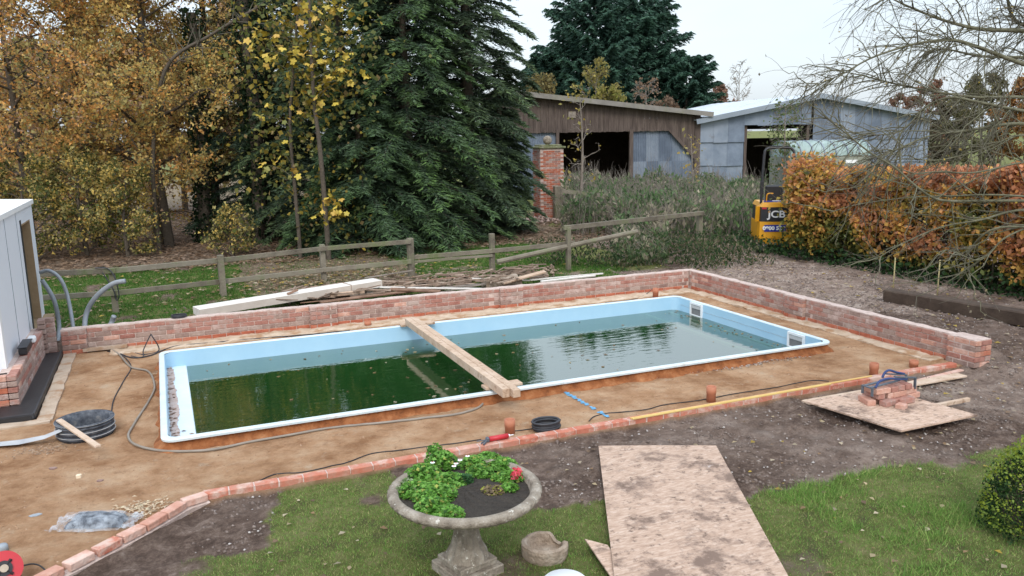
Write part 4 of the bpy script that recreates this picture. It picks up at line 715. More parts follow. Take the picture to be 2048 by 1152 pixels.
def dens_plant(name, lab, blobs, n, size, pal, w, cat='plant', mat='leaf', stems=True):
    t = thing(name, lab, cat, (*blobs[0][:2], zs)); Cs = []; tot = sum(b[3] ** 2 for b in blobs)
    for (x, y, z, r, h) in blobs:
        k = int(n * r * r / tot); a = RNG.uniform(0, 6.28, k); q = np.sqrt(RNG.random(k)) * r; zz = z + h * np.sqrt(np.clip(1 - (q / r) ** 2, 0, 1)) * RNG.uniform(.35, 1.05, k) ** .6; Cs.append(np.stack([x + q * np.cos(a), y + q * np.sin(a), zz], -1))
    C = np.concatenate(Cs); leaves('foliage', C, RNG.uniform(size * .6, size * 1.3, len(C)), pick(pal, w, len(C)), mat, t, flat=.35, aspect=.95, fold=.35)
    if stems: tubes('stems', [(np.stack([[b[0] + random.uniform(-.4, .4) * b[3], b[1] + random.uniform(-.4, .4) * b[3], b[2] - .03], [b[0] + random.uniform(-.8, .8) * b[3], b[1] + random.uniform(-.8, .8) * b[3], b[2] + b[4] * .8]]), .003) for b in blobs for _ in range(6)], M['bark_green'], t, 5, kind='stuff')
    return t
def up_(px, py, h=.04): d = ray(px, py); t_ = (zs + h - CAMH) / d[2]; p = d * t_; return p[0], p[1]
gp_ = [(.13, .31, .045), (.22, .44, .09), (.06, .16, .03), (.40, .42, .10)]
b1 = [(*up_(845, 945), zs, .15, .09), (*up_(885, 925), zs, .13, .13), (*up_(830, 975), zs, .14, .07), (*up_(870, 985), zs, .17, .09), (*up_(865, 1010), zs, .13, .08), (*up_(895, 1022), zs, .12, .06), (*up_(900, 960), zs, .14, .08), (*up_(895, 1030), zs + .02, .07, .05), (*up_(870, 915), zs, .08, .16)]
dens_plant('geranium_plant', 'large bright green geranium spilling over the left side of the urn', b1, 5600, .032, gp_, [3, 3, 1.5, .5])
b2 = [(*up_(945, 922), zs, .11, .07), (*up_(975, 915), zs, .12, .07), (*up_(1005, 925), zs, .12, .07), (*up_(1025, 948), zs, .09, .06), (*up_(1018, 970), zs, .07, .05), (*up_(960, 940), zs, .11, .07), (*up_(1005, 950), zs, .09, .05)]; t = dens_plant('geranium_plant', 'bright green geranium with one pink flower at the right of the urn', b2, 4200, .03, gp_, [3, 3, 1.5, .5])
q = np.array([*up_(1034, 947, .11), zs + .11]); C = q + RNG.normal(0, .02, (90, 3)); leaves('flower_head', C, .024, pick([(.75, .06, .10), (.8, .14, .18)], [1, 1], 90), 'leaf', t, aspect=.9)
b3 = [(*up_(930, 958), zs, .06, .07)]; t = dens_plant('daisy_plant', 'dark-leaved daisy with white and pink flowers in the middle of the urn', b3, 160, .05, [(.04, .11, .04), (.06, .16, .05)], [1, 1])
for (px, py) in ((920, 920), (912, 927), (908, 932), (935, 912), (865, 925)):
    q = np.array([*up_(px, py, .125), zs + .125]); m = MB(); m.lathe([(.001, .004), (.008, .005), (.019, 0), (.012, -.003)], q, 9, lambda a, i, r, z: r * (1 + .2 * math.sin(4.5 * a))); m.build('flower', M['white_print'], t); m = MB(); m.lathe([(.001, .007), (.006, .006), (.007, .003)], q, 8); m.build('flower_eye', M['red'], t)
dens_plant('silver_leaf_plant', 'variegated pale green trailing plant at the left rim of the urn', [(*up_(815, 965), zs, .09, .06), (*up_(795, 978), zs + .01, .06, .04)], 420, .022, [(.28, .36, .18), (.14, .24, .07), (.45, .5, .33)], [2, 2, 1])
dens_plant('dried_plant', 'dry brown and yellow dying plant on the soil in the urn', [(*up_(985, 975), zs, .09, .04)], 260, .03, [(.25, .19, .10), (.38, .42, .05), (.16, .12, .08)], [3, 1, 2])
bo = P(1090, 1098); bz = gz1(bo[0], bo[1]); sb_ = thing('stone_bowl', 'broken round stone bowl on the grass beside the urn', 'bowl', (bo[0], bo[1], bz)); m = MB(); r = .185
def brk(a, i, rr, z): return rr * (1 + .02 * math.sin(a * 5) + .012 * math.sin(a * 11 + i))
pr = [(.001, .035), (r * .62, .035), (r * .68, .05), (r * .76, .115), (r * .84, .125), (r * .98, .115), (r, .09), (r * .97, .03), (r * .92, 0), (.001, 0)]; n = 48; b = 0
for k in range(n):
    a = 2 * math.pi * k / n; gap = max(0, 1 - abs(((a - .25 + math.pi) % (2 * math.pi)) - math.pi) / .62); gap = min(1, gap * 1.6)
    for i, (q_, z) in enumerate(pr): z2 = z if z <= .05 else .05 + (z - .05) * (1 - .75 * gap); q2 = brk(a, i, q_, z); q2 = q2 * (1 - .16 * gap) if i >= 3 and i < 9 else q2; m.v.append((bo[0] + q2 * math.cos(a), bo[1] + q2 * math.sin(a), bz + z2))
for k in range(n):
    for i in range(len(pr) - 1): k2 = (k + 1) % n; L_ = len(pr); m.f.append((k * L_ + i, k2 * L_ + i, k2 * L_ + i + 1, k * L_ + i + 1))
m.build('bowl', M['stone_brown'], sb_); 
tq = P(1127, 1128, .13); tq[:2] -= FH * .165; tz = gz1(tq[0], tq[1]); m = MB(); m.lathe([(.2, 0), (.19, .01), (.165, .14), (.15, .155), (.001, .16)], (tq[0], tq[1], tz), 40); tag(m.build('white_tub', M['white_plastic'], None, True), 'round white plastic tub upside down at the bottom edge', 'tub')
# ================================================================ TIMBER PILE BEHIND THE WALL
wb = thing('white_beam', 'long white painted hollow beam lying behind the far wall', 'beam', (*P(560, 600)[:2], .1))
A = P(392, 618, .25); B = P(755, 562, .30); A[2] = .20; B[2] = .27; m = MB(); m.beam(A, B, .36, .14, 0, .004); m.build('casing', M['white_paint'], wb)
sdv = np.array([-(B - A)[1], (B - A)[0], 0]); sdv /= np.linalg.norm(sdv); m = MB(); m.beam(A - sdv * .183 - (0, 0, .0), B - sdv * .183, .012, .13); m.build('side_board', pm('primer', [(.48, .42, .36), (.6, .54, .48)], 3), wb)
t_ = A + (B - A) * .81; dv_ = (B - A) / np.linalg.norm(B - A); m = MB(); m.beam(t_ - sdv * .195 + (0, 0, .0745), t_ + sdv * .19 + (0, 0, .0745), .012, .006); m.beam(t_ - sdv * .1925 + (0, 0, -.07), t_ - sdv * .1925 + (0, 0, .074), .012, .006); m.build('strap', M['plank_brown'], wb)
for s_ in (.12, .9): q = A + (B - A) * s_; m = MB(); m.beam(q - sdv * .3 - (0, 0, .11), q + sdv * .3 - (0, 0, .11), .09, .08); m.build('bearer', M['plank_grey'], wb)
pk = [((575, 588, .32), (595, 580, .36), .05, .04, 'plank_brown', 'small brown wood offcut lying on the white beam'), ((660, 590, .2), (728, 583, .2), .09, .06, 'timber_new', 'short thick pale block of wood behind the wall pier'),
 ((725, 574, .22), (985, 578, .20), .09, .03, 'white_paint', 'flat white painted board right of the white beam'), ((640, 604, .15), (880, 575, .15), .14, .025, 'plank_brown', 'brown plank nearest the wall top, left part of the heap'), ((560, 600, .12), (760, 585, .12), .10, .025, 'plank_grey', 'grey plank low in the heap under the white beam'),
 ((770, 568, .18), (940, 552, .16), .08, .022, 'plank_brown', 'thin brown plank at the back of the heap'), ((800, 582, .14), (1000, 566, .12), .12, .025, 'plank_grey', 'grey plank in the middle of the heap'), ((730, 556, .2), (825, 541, .4), .07, .025, 'plank_grey', 'grey lath leaning up to the fence post'),
 ((780, 578, .20), (880, 583, .18), .12, .03, 'plank_brown', 'reddish brown board end lying on the heap'), ((945, 557, .16), (1060, 561, .12), .09, .03, 'white_paint', 'short white board at the right of the heap'), ((1005, 566, .15), (1090, 543, .30), .12, .035, 'timber_new', 'short plank tilted up above the right of the heap'),
 ((1060, 560, .14), (1205, 547, .12), .07, .03, 'white_paint', 'long thin white board on the right, rear one'), ((1082, 563, .14), (1190, 551, .12), .06, .03, 'white_paint', 'long thin white board on the right, front one'), ((850, 590, .12), (960, 570, .14), .07, .02, 'plank_grey', 'narrow dark lath at the front of the heap'), ((700, 578, .16), (830, 570, .17), .09, .022, 'timber_new', 'pale plank crossing the middle of the heap'),
 ((600, 606, .1), (700, 596, .12), .1, .02, 'plank_brown', 'brown board low beside the wall, left end of the heap')]
for i, (a, b, w, h, mt, lab) in enumerate(pk):
    a = P(*a); b = P(*b); m = MB(); m.beam(a, b, w, h, random.uniform(-.2, .2), .003); tag(m.build('plank', M[mt]), lab, 'plank', 'planks heaped behind the wall')
sc = MB(); gs = random.Random(4)
for i in range(260):
    u = gs.random(); px = 560 + 520 * u; yb_ = 612 - (px - 560) * .098; q = P(px, yb_ - gs.uniform(6, 34), gs.uniform(.08, .26)); a = gs.gauss(.25, .5); Ls = gs.uniform(.12, .7); d_ = np.array([math.cos(a), math.sin(a), gs.gauss(0, .06)]) * Ls; sc.beam(q - d_ / 2, q + d_ / 2, gs.uniform(.015, .05), gs.uniform(.01, .025), gs.uniform(-.5, .5))
sc.build('timber_scraps', pm('scrap_wood', [(.10, .07, .05), (.24, .17, .125), (.46, .38, .31)], 2.5, bump=.3), kind='stuff', label='tangle of broken laths and wood scraps behind the far wall', cat='wood scraps')
n = 900; px = RNG.uniform(545, 1110, n); C = np.array([P(a, 612 - (a - 560) * .098 - b, .06) for a, b in zip(px, RNG.uniform(2, 22, n))]); C[:, 2] = RNG.uniform(.03, .16, n); lumps('debris_mound', C, RNG.uniform(.025, .07, n), pm('debris', [(.10, .07, .05), (.24, .175, .13), (.36, .29, .22)], 4), kind='stuff', label='low mound of brown soil and rubble under the heaped planks', cat='rubble')
q = P(1000, 565, .12); m = MB(); 
V_ = rough_slab(q[0] - .35, q[0] + .45, q[1] - .15, q[1] + .2, -.02, .22, .07, .05, 55); tag(V_.build('stone_slab', M['stone_brown']), 'grey brown rough stone slab behind the wall', 'slab')
# conduits by the cabin
for i, (pl_, r, lab) in enumerate(((((84, 560, .9), (108, 600, .7), (118, 650, .3), (116, 690, 0)), .035, 'grey conduit arching beside the cabin corner'), (((80, 545, .95), (100, 542, 1.0), (122, 560, .85), (137, 600, .4), (146, 640, .05)), .03, 'grey conduit arching over the lower fence rail'), (((250, 562, .75), (225, 568, .75), (192, 594, .55), (172, 630, .25), (167, 668, 0)), .04, 'thick grey conduit bending from the ground towards the fence post'), (((228, 632, .22), (222, 648, .1), (205, 668, 0)), .04, 'short grey conduit stub poking up behind the wall'))):
    A = [D(p[0], p[1], 13.2 if k < len(pl_) - 1 else 12.9) for k, p in enumerate(pl_)]; A[-1][2] = .0
    for k in range(len(A)): A[k][1] = max(A[k][1], WY + .5)
    m = MB(); m.tube(spline(A, 8), r, 9); tag(m.build('conduit', M['conduit'], None, True), lab, 'conduit', 'grey conduits by the cabin')
d0 = dp[0]; m = MB(); m.tube(spline([D(190, 536, d0 - .12), D(215, 537, d0 - .15), D(230, 556, d0 - .17), D(238, 590, d0 - .17), D(233, 600, d0 - .14), D(226, 578, d0 - .16), D(205, 545, d0 - .14)], 8), .011, 6); tag(m.build('black_cable', M['rubber'], None, True), 'black cable looped over the fence post nearest the cabin', 'cable')
m = MB(); m.tube(spline([D(130, 655, 13.2), D(160, 634, 13.3), D(184, 620, 13.4)], 5), .01, 6); tag(m.build('garden_cane', M['timber_new'], None, True), 'thin slanting wooden cane between the conduits', 'cane')
# sleeper by the hedge
A = P(1772, 600, .11); B = P(2090, 655, .11); A[2] = B[2] = .11 + .09; m = MB(); m.beam(A, B, .24, .24, .04, .02); tag(m.build('railway_sleeper', M['sleeper']), 'dark brown timber sleeper lying in front of the hedge', 'sleeper')
# ================================================================ BARN
BO = G(1397, 42); TH = math.radians(81.2)
bu = FH * math.cos(TH) + RH * math.sin(TH); bv = FH * math.cos(TH - math.pi / 2) + RH * math.sin(TH - math.pi / 2)     # along the front, away from the camera
def bp_(s, d, z): return (BO[0] + bu[0] * s + bv[0] * d, BO[1] + bu[1] * s + bv[1] * d, z)
BMx = Matrix(((bu[0], bv[0], 0), (bu[1], bv[1], 0), (0, 0, 1)))
def bbox(m, s0, s1, d0, d1, z0, z1): c = bp_((s0 + s1) / 2, (d0 + d1) / 2, (z0 + z1) / 2); m.box(c, (s1 - s0, d1 - d0, z1 - z0), BMx); return m
def bquad(m, pts): m.add([bp_(*p) for p in pts], [tuple(range(len(pts)))]); return m
def corr(s0, s1, z0, z1, d, name, mat, parent, pitch=.1, amp=.018, ztop=None):
    n = max(4, int((s1 - s0) / pitch * 4)); S_ = np.linspace(s0, s1, n + 1); top = np.full(n + 1, z1) if ztop is None else np.array([ztop(s) for s in S_]); m = MB(); dd = d + amp * np.sin(S_ / pitch * 2 * math.pi)
    for s, q, t in zip(S_, dd, top): m.v += [bp_(s, q, z0), bp_(s, q, t)]
    for i in range(n): m.f.append((2 * i, 2 * i + 2, 2 * i + 3, 2 * i + 1))
    return m.build(name, mat, parent)
lt = thing('lean_to_barn', 'old open-fronted lean-to barn of brown boards and rusty corrugated sheets', 'barn', bp_(-4, 2, 0))
lz = lambda s: 3.93 + (-s) * .114                                       # underside of the falling roof line
m = MB(); s0, s1, d0, d1 = -10.2, .55, -.45, 9
m.add([bp_(s0, d0, lz(s0) + .12), bp_(s1, d0, lz(s1) + .12), bp_(s1, d1, lz(s1) + .12), bp_(s0, d1, lz(s0) + .12), bp_(s0, d0, lz(s0) + .2), bp_(s1, d0, lz(s1) + .2), bp_(s1, d1, lz(s1) + .2), bp_(s0, d1, lz(s0) + .2)], [(3, 2, 1, 0), (4, 5, 6, 7), (0, 1, 5, 4), (1, 2, 6, 5), (2, 3, 7, 6), (3, 0, 4, 7)]); m.build('roof', M['fascia_old'], lt)
m = MB(); m.beam(bp_(s0, d0 - .03, lz(s0) + .09), bp_(s1, d0 - .03, lz(s1) + .09), .05, .23); m.build('fascia_board', M['fascia_old'], lt)
m = MB(); s = -10.0; k = 0                                                  # narrow upright boards under the eaves
while s < -.05:
    w = random.uniform(.105, .14); zb = 3.22 - (.0 if s < -6.9 else .0) + random.uniform(-.02, .02)
    if s > -1.5: zb = 3.22 - max(0, (s + 1.5)) * 1.0
    c = bp_(s + w / 2, random.uniform(-.012, .012), (zb + lz(s)) / 2); m.box(c, (w - .008, .03, lz(s) + .05 - zb), BMx); s += w
m.build('board_cladding', M['board_old'], lt, kind='stuff')
for (a, b) in ((-.22, .06), (-7.35, -7.2), (-3.62, -3.44)): m = MB(); bbox(m, a, b, -.06, .1, -.1, lz(a) if a > -1 else 3.3); m.build('post', M['board_old'], lt)
m = MB(); m.beam(bp_(-1.55, -.04, 3.25), bp_(-.12, -.04, 1.75), .06, .16); m.build('brace', M['board_old'], lt)
ss = [-3.42, -2.75, -2.05, -1.4, -.8, -.2]
for i in range(5):
    corr(ss[i], ss[i + 1] + .05, 1.62, 3.26, .14 + .012 * (i % 2), 'corrugated_sheet', M['tin'], lt, .09, .016); corr(ss[i] - .02, ss[i + 1] + .04, -.1, 1.70, .10 + .012 * (i % 2), 'corrugated_sheet', M['tin'], lt, .09, .016)
for i, (a, b) in enumerate(((-10, -9.2), (-9.22, -8.4), (-8.42, -7.3))): corr(a, b, -.1, 3.26, .12 + .01 * i, 'corrugated_sheet', M['tin'], lt, .09, .016)
m = MB(); bbox(m, -10, -9.9, .2, 8.8, 0, 4.9); bbox(m, -9.9, .0, 8.7, 8.8, 0, 3.9); bbox(m, -.1, -.02, .6, 8.6, 0, 3.9); m.build('inner_wall', M['sleeper'], lt)  # sleeper-dark colour stands in for the shade inside the open front
m = MB(); c = bp_(-6.55, -.05, 4.05); m.box(c, (.36, .02, .3), BMx); m.build('notice_board', M['plank_grey'], lt)
sh = thing('grey_shed', 'grey sheet-clad gabled shed with a pale metal roof', 'shed', bp_(6.3, 5, 0)); AP = 6.4; EW = 12.7; ze, za = 3.72, 4.87
gz_ = lambda s: ze + (za - ze) * (1 - abs(s - AP) / AP)
for sg, (a, b) in ((0, (-.28, AP)), (1, (AP, EW + .3))):
    m = MB(); za_ = gz_(a); zb2 = gz_(b) if b <= EW else ze - .05; za_ = ze - .05 if a < 0 else za_; zb2 = za if sg == 0 else zb2
    P4 = [(a, -.35, za_), (b, -.35, zb2), (b, 14, zb2), (a, 14, za_)]; m.add([bp_(*p) for p in P4] + [bp_(p[0], p[1], p[2] + .06) for p in P4], [(3, 2, 1, 0), (4, 5, 6, 7), (0, 1, 5, 4), (1, 2, 6, 5), (2, 3, 7, 6), (3, 0, 4, 7)]); m.build('roof_slope', M['tin_roof'], sh)
    m = MB(); m.beam(bp_(a, -.38, za_ - .06), bp_(b, -.38, zb2 - .06), .04, .24); m.build('barge_board', M['fascia'], sh)
    for k in range(1, 12): m = MB(); q = k * 1.2 - .35; m.beam(bp_(a, q, za_ + .068), bp_(b, q, zb2 + .068), .05, .02); m.build('roof_seam', M['tin_roof'], sh)
op0, op1 = 2.38, 6.02
def sheetp(s0, s1, z0, z1, d, sh_=sh):
    zt0, zt1 = min(z1, gz_(s0) - .02), min(z1, gz_(s1) - .02); m = MB(); w = .012
    k0, k1 = random.uniform(.01, .07), random.uniform(.01, .07); m.add([bp_(s0, d - k0, z0), bp_(s1, d - k1, z0), bp_(s1, d, zt1), bp_(s0, d, zt0), bp_(s0, d - k0 + w, z0), bp_(s1, d - k1 + w, z0), bp_(s1, d + w, zt1), bp_(s0, d + w, zt0)], [(0, 1, 2, 3), (7, 6, 5, 4), (0, 4, 5, 1), (1, 5, 6, 2), (2, 6, 7, 3), (3, 7, 4, 0)]); m.build('cladding_sheet', M['tin'], sh_)
for z0, z1, dd in ((-.1, 1.48, .05), (1.4, 2.66, .025), (2.58, 9, 0)):
    s = .02
    while s < EW - .1:
        w = .78 if random.random() < .7 else .74; e_ = min(s + w, EW)
        if s < op0 and e_ > op0 - .3: e_ = op0
        if s < op1 and s >= op0:
            if z0 < 2: s = op1; continue
            sheetp(s, min(e_, op1), 3.38 + random.uniform(-.04, .04), z1, dd + random.uniform(0, .01))
        else: sheetp(s, e_ + .03, z0 + random.uniform(-.03, .02), z1, dd + random.uniform(0, .014))
        s = e_
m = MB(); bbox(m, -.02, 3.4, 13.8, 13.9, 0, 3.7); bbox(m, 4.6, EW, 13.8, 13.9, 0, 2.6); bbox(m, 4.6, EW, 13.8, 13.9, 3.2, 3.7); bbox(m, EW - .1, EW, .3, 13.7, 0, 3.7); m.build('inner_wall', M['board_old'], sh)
for (s, d) in ((2.5, .15), (5.9, .15), (2.9, 4.5), (2.9, 9), (5.6, 9), (9, 4.5)): m = MB(); bbox(m, s, s + .14, d, d + .14, 0, gz_(s) - .05); m.build('post', M['board_old'], sh)
m = MB(); bbox(m, .1, EW - .2, .16, .28, 3.42, 3.55); m.build('tie_beam', M['board_old'], sh)
# green hooped trailer in front of the shed
TQ = G(1640, 34); tr = thing('hooped_trailer', 'old trailer with a pale green ribbed barrel roof in front of the shed', 'trailer', (*TQ[:2], 0)); ca, sa = bu; Lr = 3.5; wd_ = 1.7
def tt(x, y, z): return (TQ[0] + bu[0] * x + bv[0] * y, TQ[1] + bu[1] * x + bv[1] * y, z)
m = MB(); n = 10; arc = [(wd_ / 2 * math.cos(math.pi * k / n), 2.08 + .62 * math.sin(math.pi * k / n)) for k in range(n + 1)]
xs = np.linspace(-Lr / 2, Lr / 2, 37)
for x in xs:
    b_ = .02 * abs(math.sin((x + Lr / 2) / Lr * 7 * math.pi)); m.v += [tt(x, -q, z + b_) for q, z in arc]
for i in range(36):
    for k in range(n): a = i * (n + 1) + k; m.f.append((a, a + n + 1, a + n + 2, a + 1))
m.f += [tuple(range(n + 1)), tuple(range(36 * (n + 1), 37 * (n + 1)))[::-1]]; m.build('barrel_roof', M['canvas_green'], tr, True)
for k in range(8): x = -Lr / 2 + Lr * k / 7; m = MB(); m.tube([tt(x, -q * 1.02, z + .012) for q, z in arc], .03, 6); m.build('hoop', M['fascia'], tr, True)
m = MB(); m.box(tt(0, 0, 1.42), (Lr, wd_ - .02, 1.3), BMx); m.build('body', pm('trailer_grey', [(.20, .21, .17), (.30, .31, .26)], 2, rough=.7), tr)
m = MB(); m.box(tt(.9, -.86, 1.86), (.5, .02, .13), BMx); m.build('plate', M['white_print'], tr)
for x in (-.9, .9): m = MB(); m.lathe([(.001, -.1), (.2, -.1), (.38, -.09), (.38, .09), (.2, .1), (.001, .1)], (0, 0, 0), 20); me_ = m.mesh('wheel'); o = link('wheel', me_, M['black'], tr); o.matrix_basis = Matrix.Translation(tt(x, -.8, .38)) @ BMx.to_4x4() @ Matrix.Rotation(math.pi / 2, 4, 'X')
m = MB(); m.box(tt(0, 0, .7), (Lr, .9, .12), BMx); m.beam(tt(-Lr / 2, 0, .65), tt(-Lr / 2 - 1.2, 0, .5), .08, .08); m.build('chassis', M['black'], tr)
# ================================================================ BRICK PILLAR, GATE, RUBBLE
pq = P(1098, 438); PD = pq[:2] @ FH; pc = G(1096, PD + .35); angp = math.atan2(bu[1], bu[0]) + .12; PMx = Matrix.Rotation(angp, 3, 'Z'); PW = .92; PHt = D(1100, 297, PD)[2]
pi_ = thing('brick_pillar', 'tall red brick gate pillar topped by a stone ball', 'pillar', (pc[0], pc[1], 0)); m = MB(); m.box((pc[0], pc[1], PHt / 2), (PW - .012, PW - .012, PHt), PMx); m.build('mortar_core', M['mortar'], pi_)
nc = int(PHt / .075)
for c in range(nc):
    for side in (0, 1):
        offs = [-.345, -.115, .115, .345] if c % 2 == 0 else [-.23, 0, .23]
        for q in offs:
            v = PMx @ (Vector((q, -PW / 2 + .045, 0)) if side == 0 else Vector((-PW / 2 + .045, q + .03, 0))); brick(pi_, (pc[0] + v.x, pc[1] + v.y, .035 + c * .075), random.choice(['brick_red', 'brick_red', 'brick', 'brick_dark']), angp + (math.pi / 2 if side else 0))
m = MB(); m.box((pc[0], pc[1], PHt + .04), (PW + .14, PW + .14, .08), PMx, .02); m.box((pc[0], pc[1], PHt + .11), (PW - .1, PW - .1, .06), PMx, .02); m.build('cap_stone', pm('mossy_stone', [(.08, .09, .04), (.17, .18, .09), (.3, .28, .24)], 6), pi_)
m = MB(); m.lathe([(.001, .0)] + [(.17 * math.sin(math.pi * k / 12) + .002, .17 - .17 * math.cos(math.pi * k / 12)) for k in range(1, 12)] + [(.001, .34)], (pc[0] - .02, pc[1], PHt + .13), 20); m.build('ball_finial', M['stone'], pi_, True)
for (px, by, ty, w, lab) in ((1115, 440, 372, .26, 'thick grey wooden gate post beside the brick pillar'), (1217, 455, 388, .2, 'grey wooden gate post standing in the weeds')):
    q = P(px, by); d_ = q[:2] @ FH; z = D(px, ty, d_)[2]; m = MB(); m.box((q[0], q[1], z / 2 - .05), (w, w, z + .1), PMx, .015); tag(m.build('gate_post', M['rail']), lab, 'post')
dg = P(1217, 455)[:2] @ FH
bf = thing('broken_fence', 'broken wooden fence rails among the weeds by the pillar', 'fence', (*P(1200, 450)[:2], 0))
for a, b, da, db in (((1122, 382), (1215, 392), 27.3, dg), ((1225, 400), (1312, 412), dg, dg - 1.2), ((1150, 388), (1152, 425), 26.8, 26.8), ((1222, 450), (1305, 430), dg, dg - 1), ((1310, 405), (1312, 455), dg - 1.2, dg - 1.2)): m = MB(); m.beam(D(*a, da), D(*b, db), .05, .13); m.build('rail', M['rail'], bf)
q = P(1078, 445); n = 130; C = np.stack([q[0] + RNG.normal(0, .75, n), q[1] + RNG.normal(0, .45, n)], -1); rr = np.hypot(C[:, 0] - q[0], C[:, 1] - q[1]); lumps('brick_rubble', np.column_stack([C, np.clip(.28 - rr * .3, 0.02, 1) * RNG.random(n)]), RNG.uniform(.06, .14, n), M['brick_dark'], kind='stuff', label='heap of broken bricks at the foot of the pillar', cat='rubble')
A = P(1023, 446, .06); B = P(1048, 440, .06); m = MB(); m.tube([A, B], .07, 8); tag(m.build('pale_log', M['plank_grey'], None, True), 'short pale log lying left of the brick rubble', 'log')
# ================================================================ DIGGER
dq = G(1560, 21.6); dz = -.03; dgx = thing('mini_digger', 'yellow mini digger seen from behind, half hidden by the hedge', 'digger', (dq[0], dq[1], dz)); DA = math.atan2(RH[1], RH[0]) - .12; DM = Matrix.Rotation(DA, 3, 'Z')
def dp_(x, y, z): v = DM @ Vector((x, y, 0)); return Vector((dq[0] + v.x, dq[1] + v.y, dz + z))
def dbox(m, c, d, bev=.02): m.box(dp_(*c), d, DM, bev); return m
for sx in (-.40, .40):
    m = MB(); pr = []; R0 = .13
    for k in range(9): a = math.pi / 2 + math.pi * k / 8; pr.append((-.62 + R0 * math.cos(a), .14 + R0 * math.sin(a)))
    for k in range(9): a = -math.pi / 2 + math.pi * k / 8; pr.append((.62 + R0 * math.cos(a), .14 + R0 * math.sin(a)))
    n = len(pr); m.add([tuple(dp_(sx - .115, y + .45, z)) for y, z in pr] + [tuple(dp_(sx + .115, y + .45, z)) for y, z in pr], [tuple(range(n)), tuple(range(n, 2 * n))[::-1]] + [(i, n + i, n + (i + 1) % n, (i + 1) % n) for i in range(n)]); m.build('track', M['black'], dgx)
m = MB(); dbox(m, (0, .45, .42), (.6, .8, .22)); m.build('undercarriage', M['black'], dgx)
m = MB(); pts = [(-.5, 0), (-.46, -.16), (-.3, -.22), (.3, -.22), (.46, -.16), (.5, 0), (.5, .9), (-.5, .9)]
def slab(m, z0, z1, k0=1., k1=1.): n = len(pts); m.add([tuple(dp_(x * k0, y * k0 if y < 0 else y, z0)) for x, y in pts] + [tuple(dp_(x * k1, y * k1 if y < 0 else y, z1)) for x, y in pts], [tuple(range(n))[::-1], tuple(range(n, 2 * n))] + [(i, (i + 1) % n, n + (i + 1) % n, n + i) for i in range(n)])
slab(m, .24, .40, .93, 1.02); slab(m, .402, .84, 1.02, 1.02); m.build('counterweight', M['yellow'], dgx)
m = MB(); slab(m, .842, 1.22, .985, .97); m.build('engine_cover', M['black'], dgx); m = MB(); slab(m, 1.222, 1.33, .99, .88); m.build('bonnet', M['yellow'], dgx)
for sx in (-1, 1): m = MB(); m.beam(dp_(sx * .485, -.06, .84), dp_(sx * .475, -.06, 1.24), .05, .2); m.build('side_panel', M['yellow'], dgx)
m = MB(); dbox(m, (-.02, .12, 1.345), (.62, .2, .02), .004); m.build('blue_sticker', M['blue'], dgx); m = MB(); dbox(m, (.03, .1, 1.36), (.3, .12, .006), .001); m.build('white_sticker', M['white_print'], dgx)
m = MB(); dbox(m, (-.06, -.232, .67), (.60, .008, .18), .001); m.build('number_plate', M['blue'], dgx)
for sx in (-.36, .36): m = MB(); dbox(m, (sx, -.195, 1.19), (.14, .02, .045), .004); m.build('tail_lamp', M['red'], dgx)
m = MB(); dbox(m, (0, .5, 1.5), (.48, .12, .5), .04); dbox(m, (0, .72, 1.33), (.48, .45, .12), .04); m.build('seat', M['black'], dgx)
hh = 2.74; m = MB(); m.tube(spline([dp_(-.43, -.02, 1.30), dp_(-.42, .0, 1.8), dp_(-.38, .06, hh - .2), dp_(-.33, .08, hh - .04), dp_(-.2, .09, hh), dp_(.2, .09, hh), dp_(.33, .08, hh - .04), dp_(.38, .06, hh - .2), dp_(.42, 0, 1.8), dp_(.43, -.02, 1.30)], 6), .035, 8); m.build('roll_bar', M['black'], dgx, True)
for sx in (-.42, .42): m = MB(); dbox(m, (sx, 0, 1.72), (.085, .09, .34), .01); m.build('roll_bar_joint', M['black'], dgx)
m = MB(); dbox(m, (0, .09, hh + .04), (.5, .05, .03), .008); m.build('beacon_bar', M['black'], dgx)
m = MB(); m.tube(spline([dp_(-.28, .05, 1.33), dp_(-.28, .03, 1.5), dp_(-.24, .02, 1.56), dp_(-.12, .02, 1.56)], 5), .018, 6); m.build('grab_handle', M['yellow'], dgx, True)
m = MB(); m.beam(dp_(.3, .95, .7), dp_(.3, 1.7, 1.5), .16, .22); m.beam(dp_(.3, 1.7, 1.5), dp_(.3, 2.6, 1.2), .14, .18); m.build('boom', M['yellow'], dgx)
m = MB(); m.beam(dp_(.3, 2.6, 1.25), dp_(.3, 2.75, .5), .12, .14); m.build('dipper', M['yellow'], dgx); m = MB(); dbox(m, (.3, 2.75, .32), (.4, .35, .35), .05); m.build('bucket', M['black'], dgx)
def text(body, size, c, mat, parent, name):
    cu = bpy.data.curves.new('txt', 'FONT'); cu.body = body; cu.size = size; cu.align_x = 'CENTER'; cu.align_y = 'CENTER'; cu.extrude = .002; cu.offset = .006; ob = bpy.data.objects.new('tmp', cu); COL.objects.link(ob)
    dgp = bpy.context.evaluated_depsgraph_get(); me_ = bpy.data.meshes.new_from_object(ob.evaluated_get(dgp)); bpy.data.objects.remove(ob); me_.materials.clear(); o = link(name, me_, mat, parent); o.matrix_basis = Matrix.Translation(c) @ DM.to_4x4() @ Matrix.Rotation(math.pi / 2, 4, 'X') @ Matrix.Diagonal((1.15, 1, 1, 1)); return o
text('JCB', .25, dp_(-.06, -.225, 1.03), M['white_print'], dgx, 'logo_lettering'); text('0800 538 7', .13, dp_(-.06, -.240, .67), M['white_print'], dgx, 'phone_lettering')
m = MB(); dbox(m, (-.25, -.224, 1.1), (.05, .006, .05), .001); m.build('logo_square', M['yellow'], dgx)
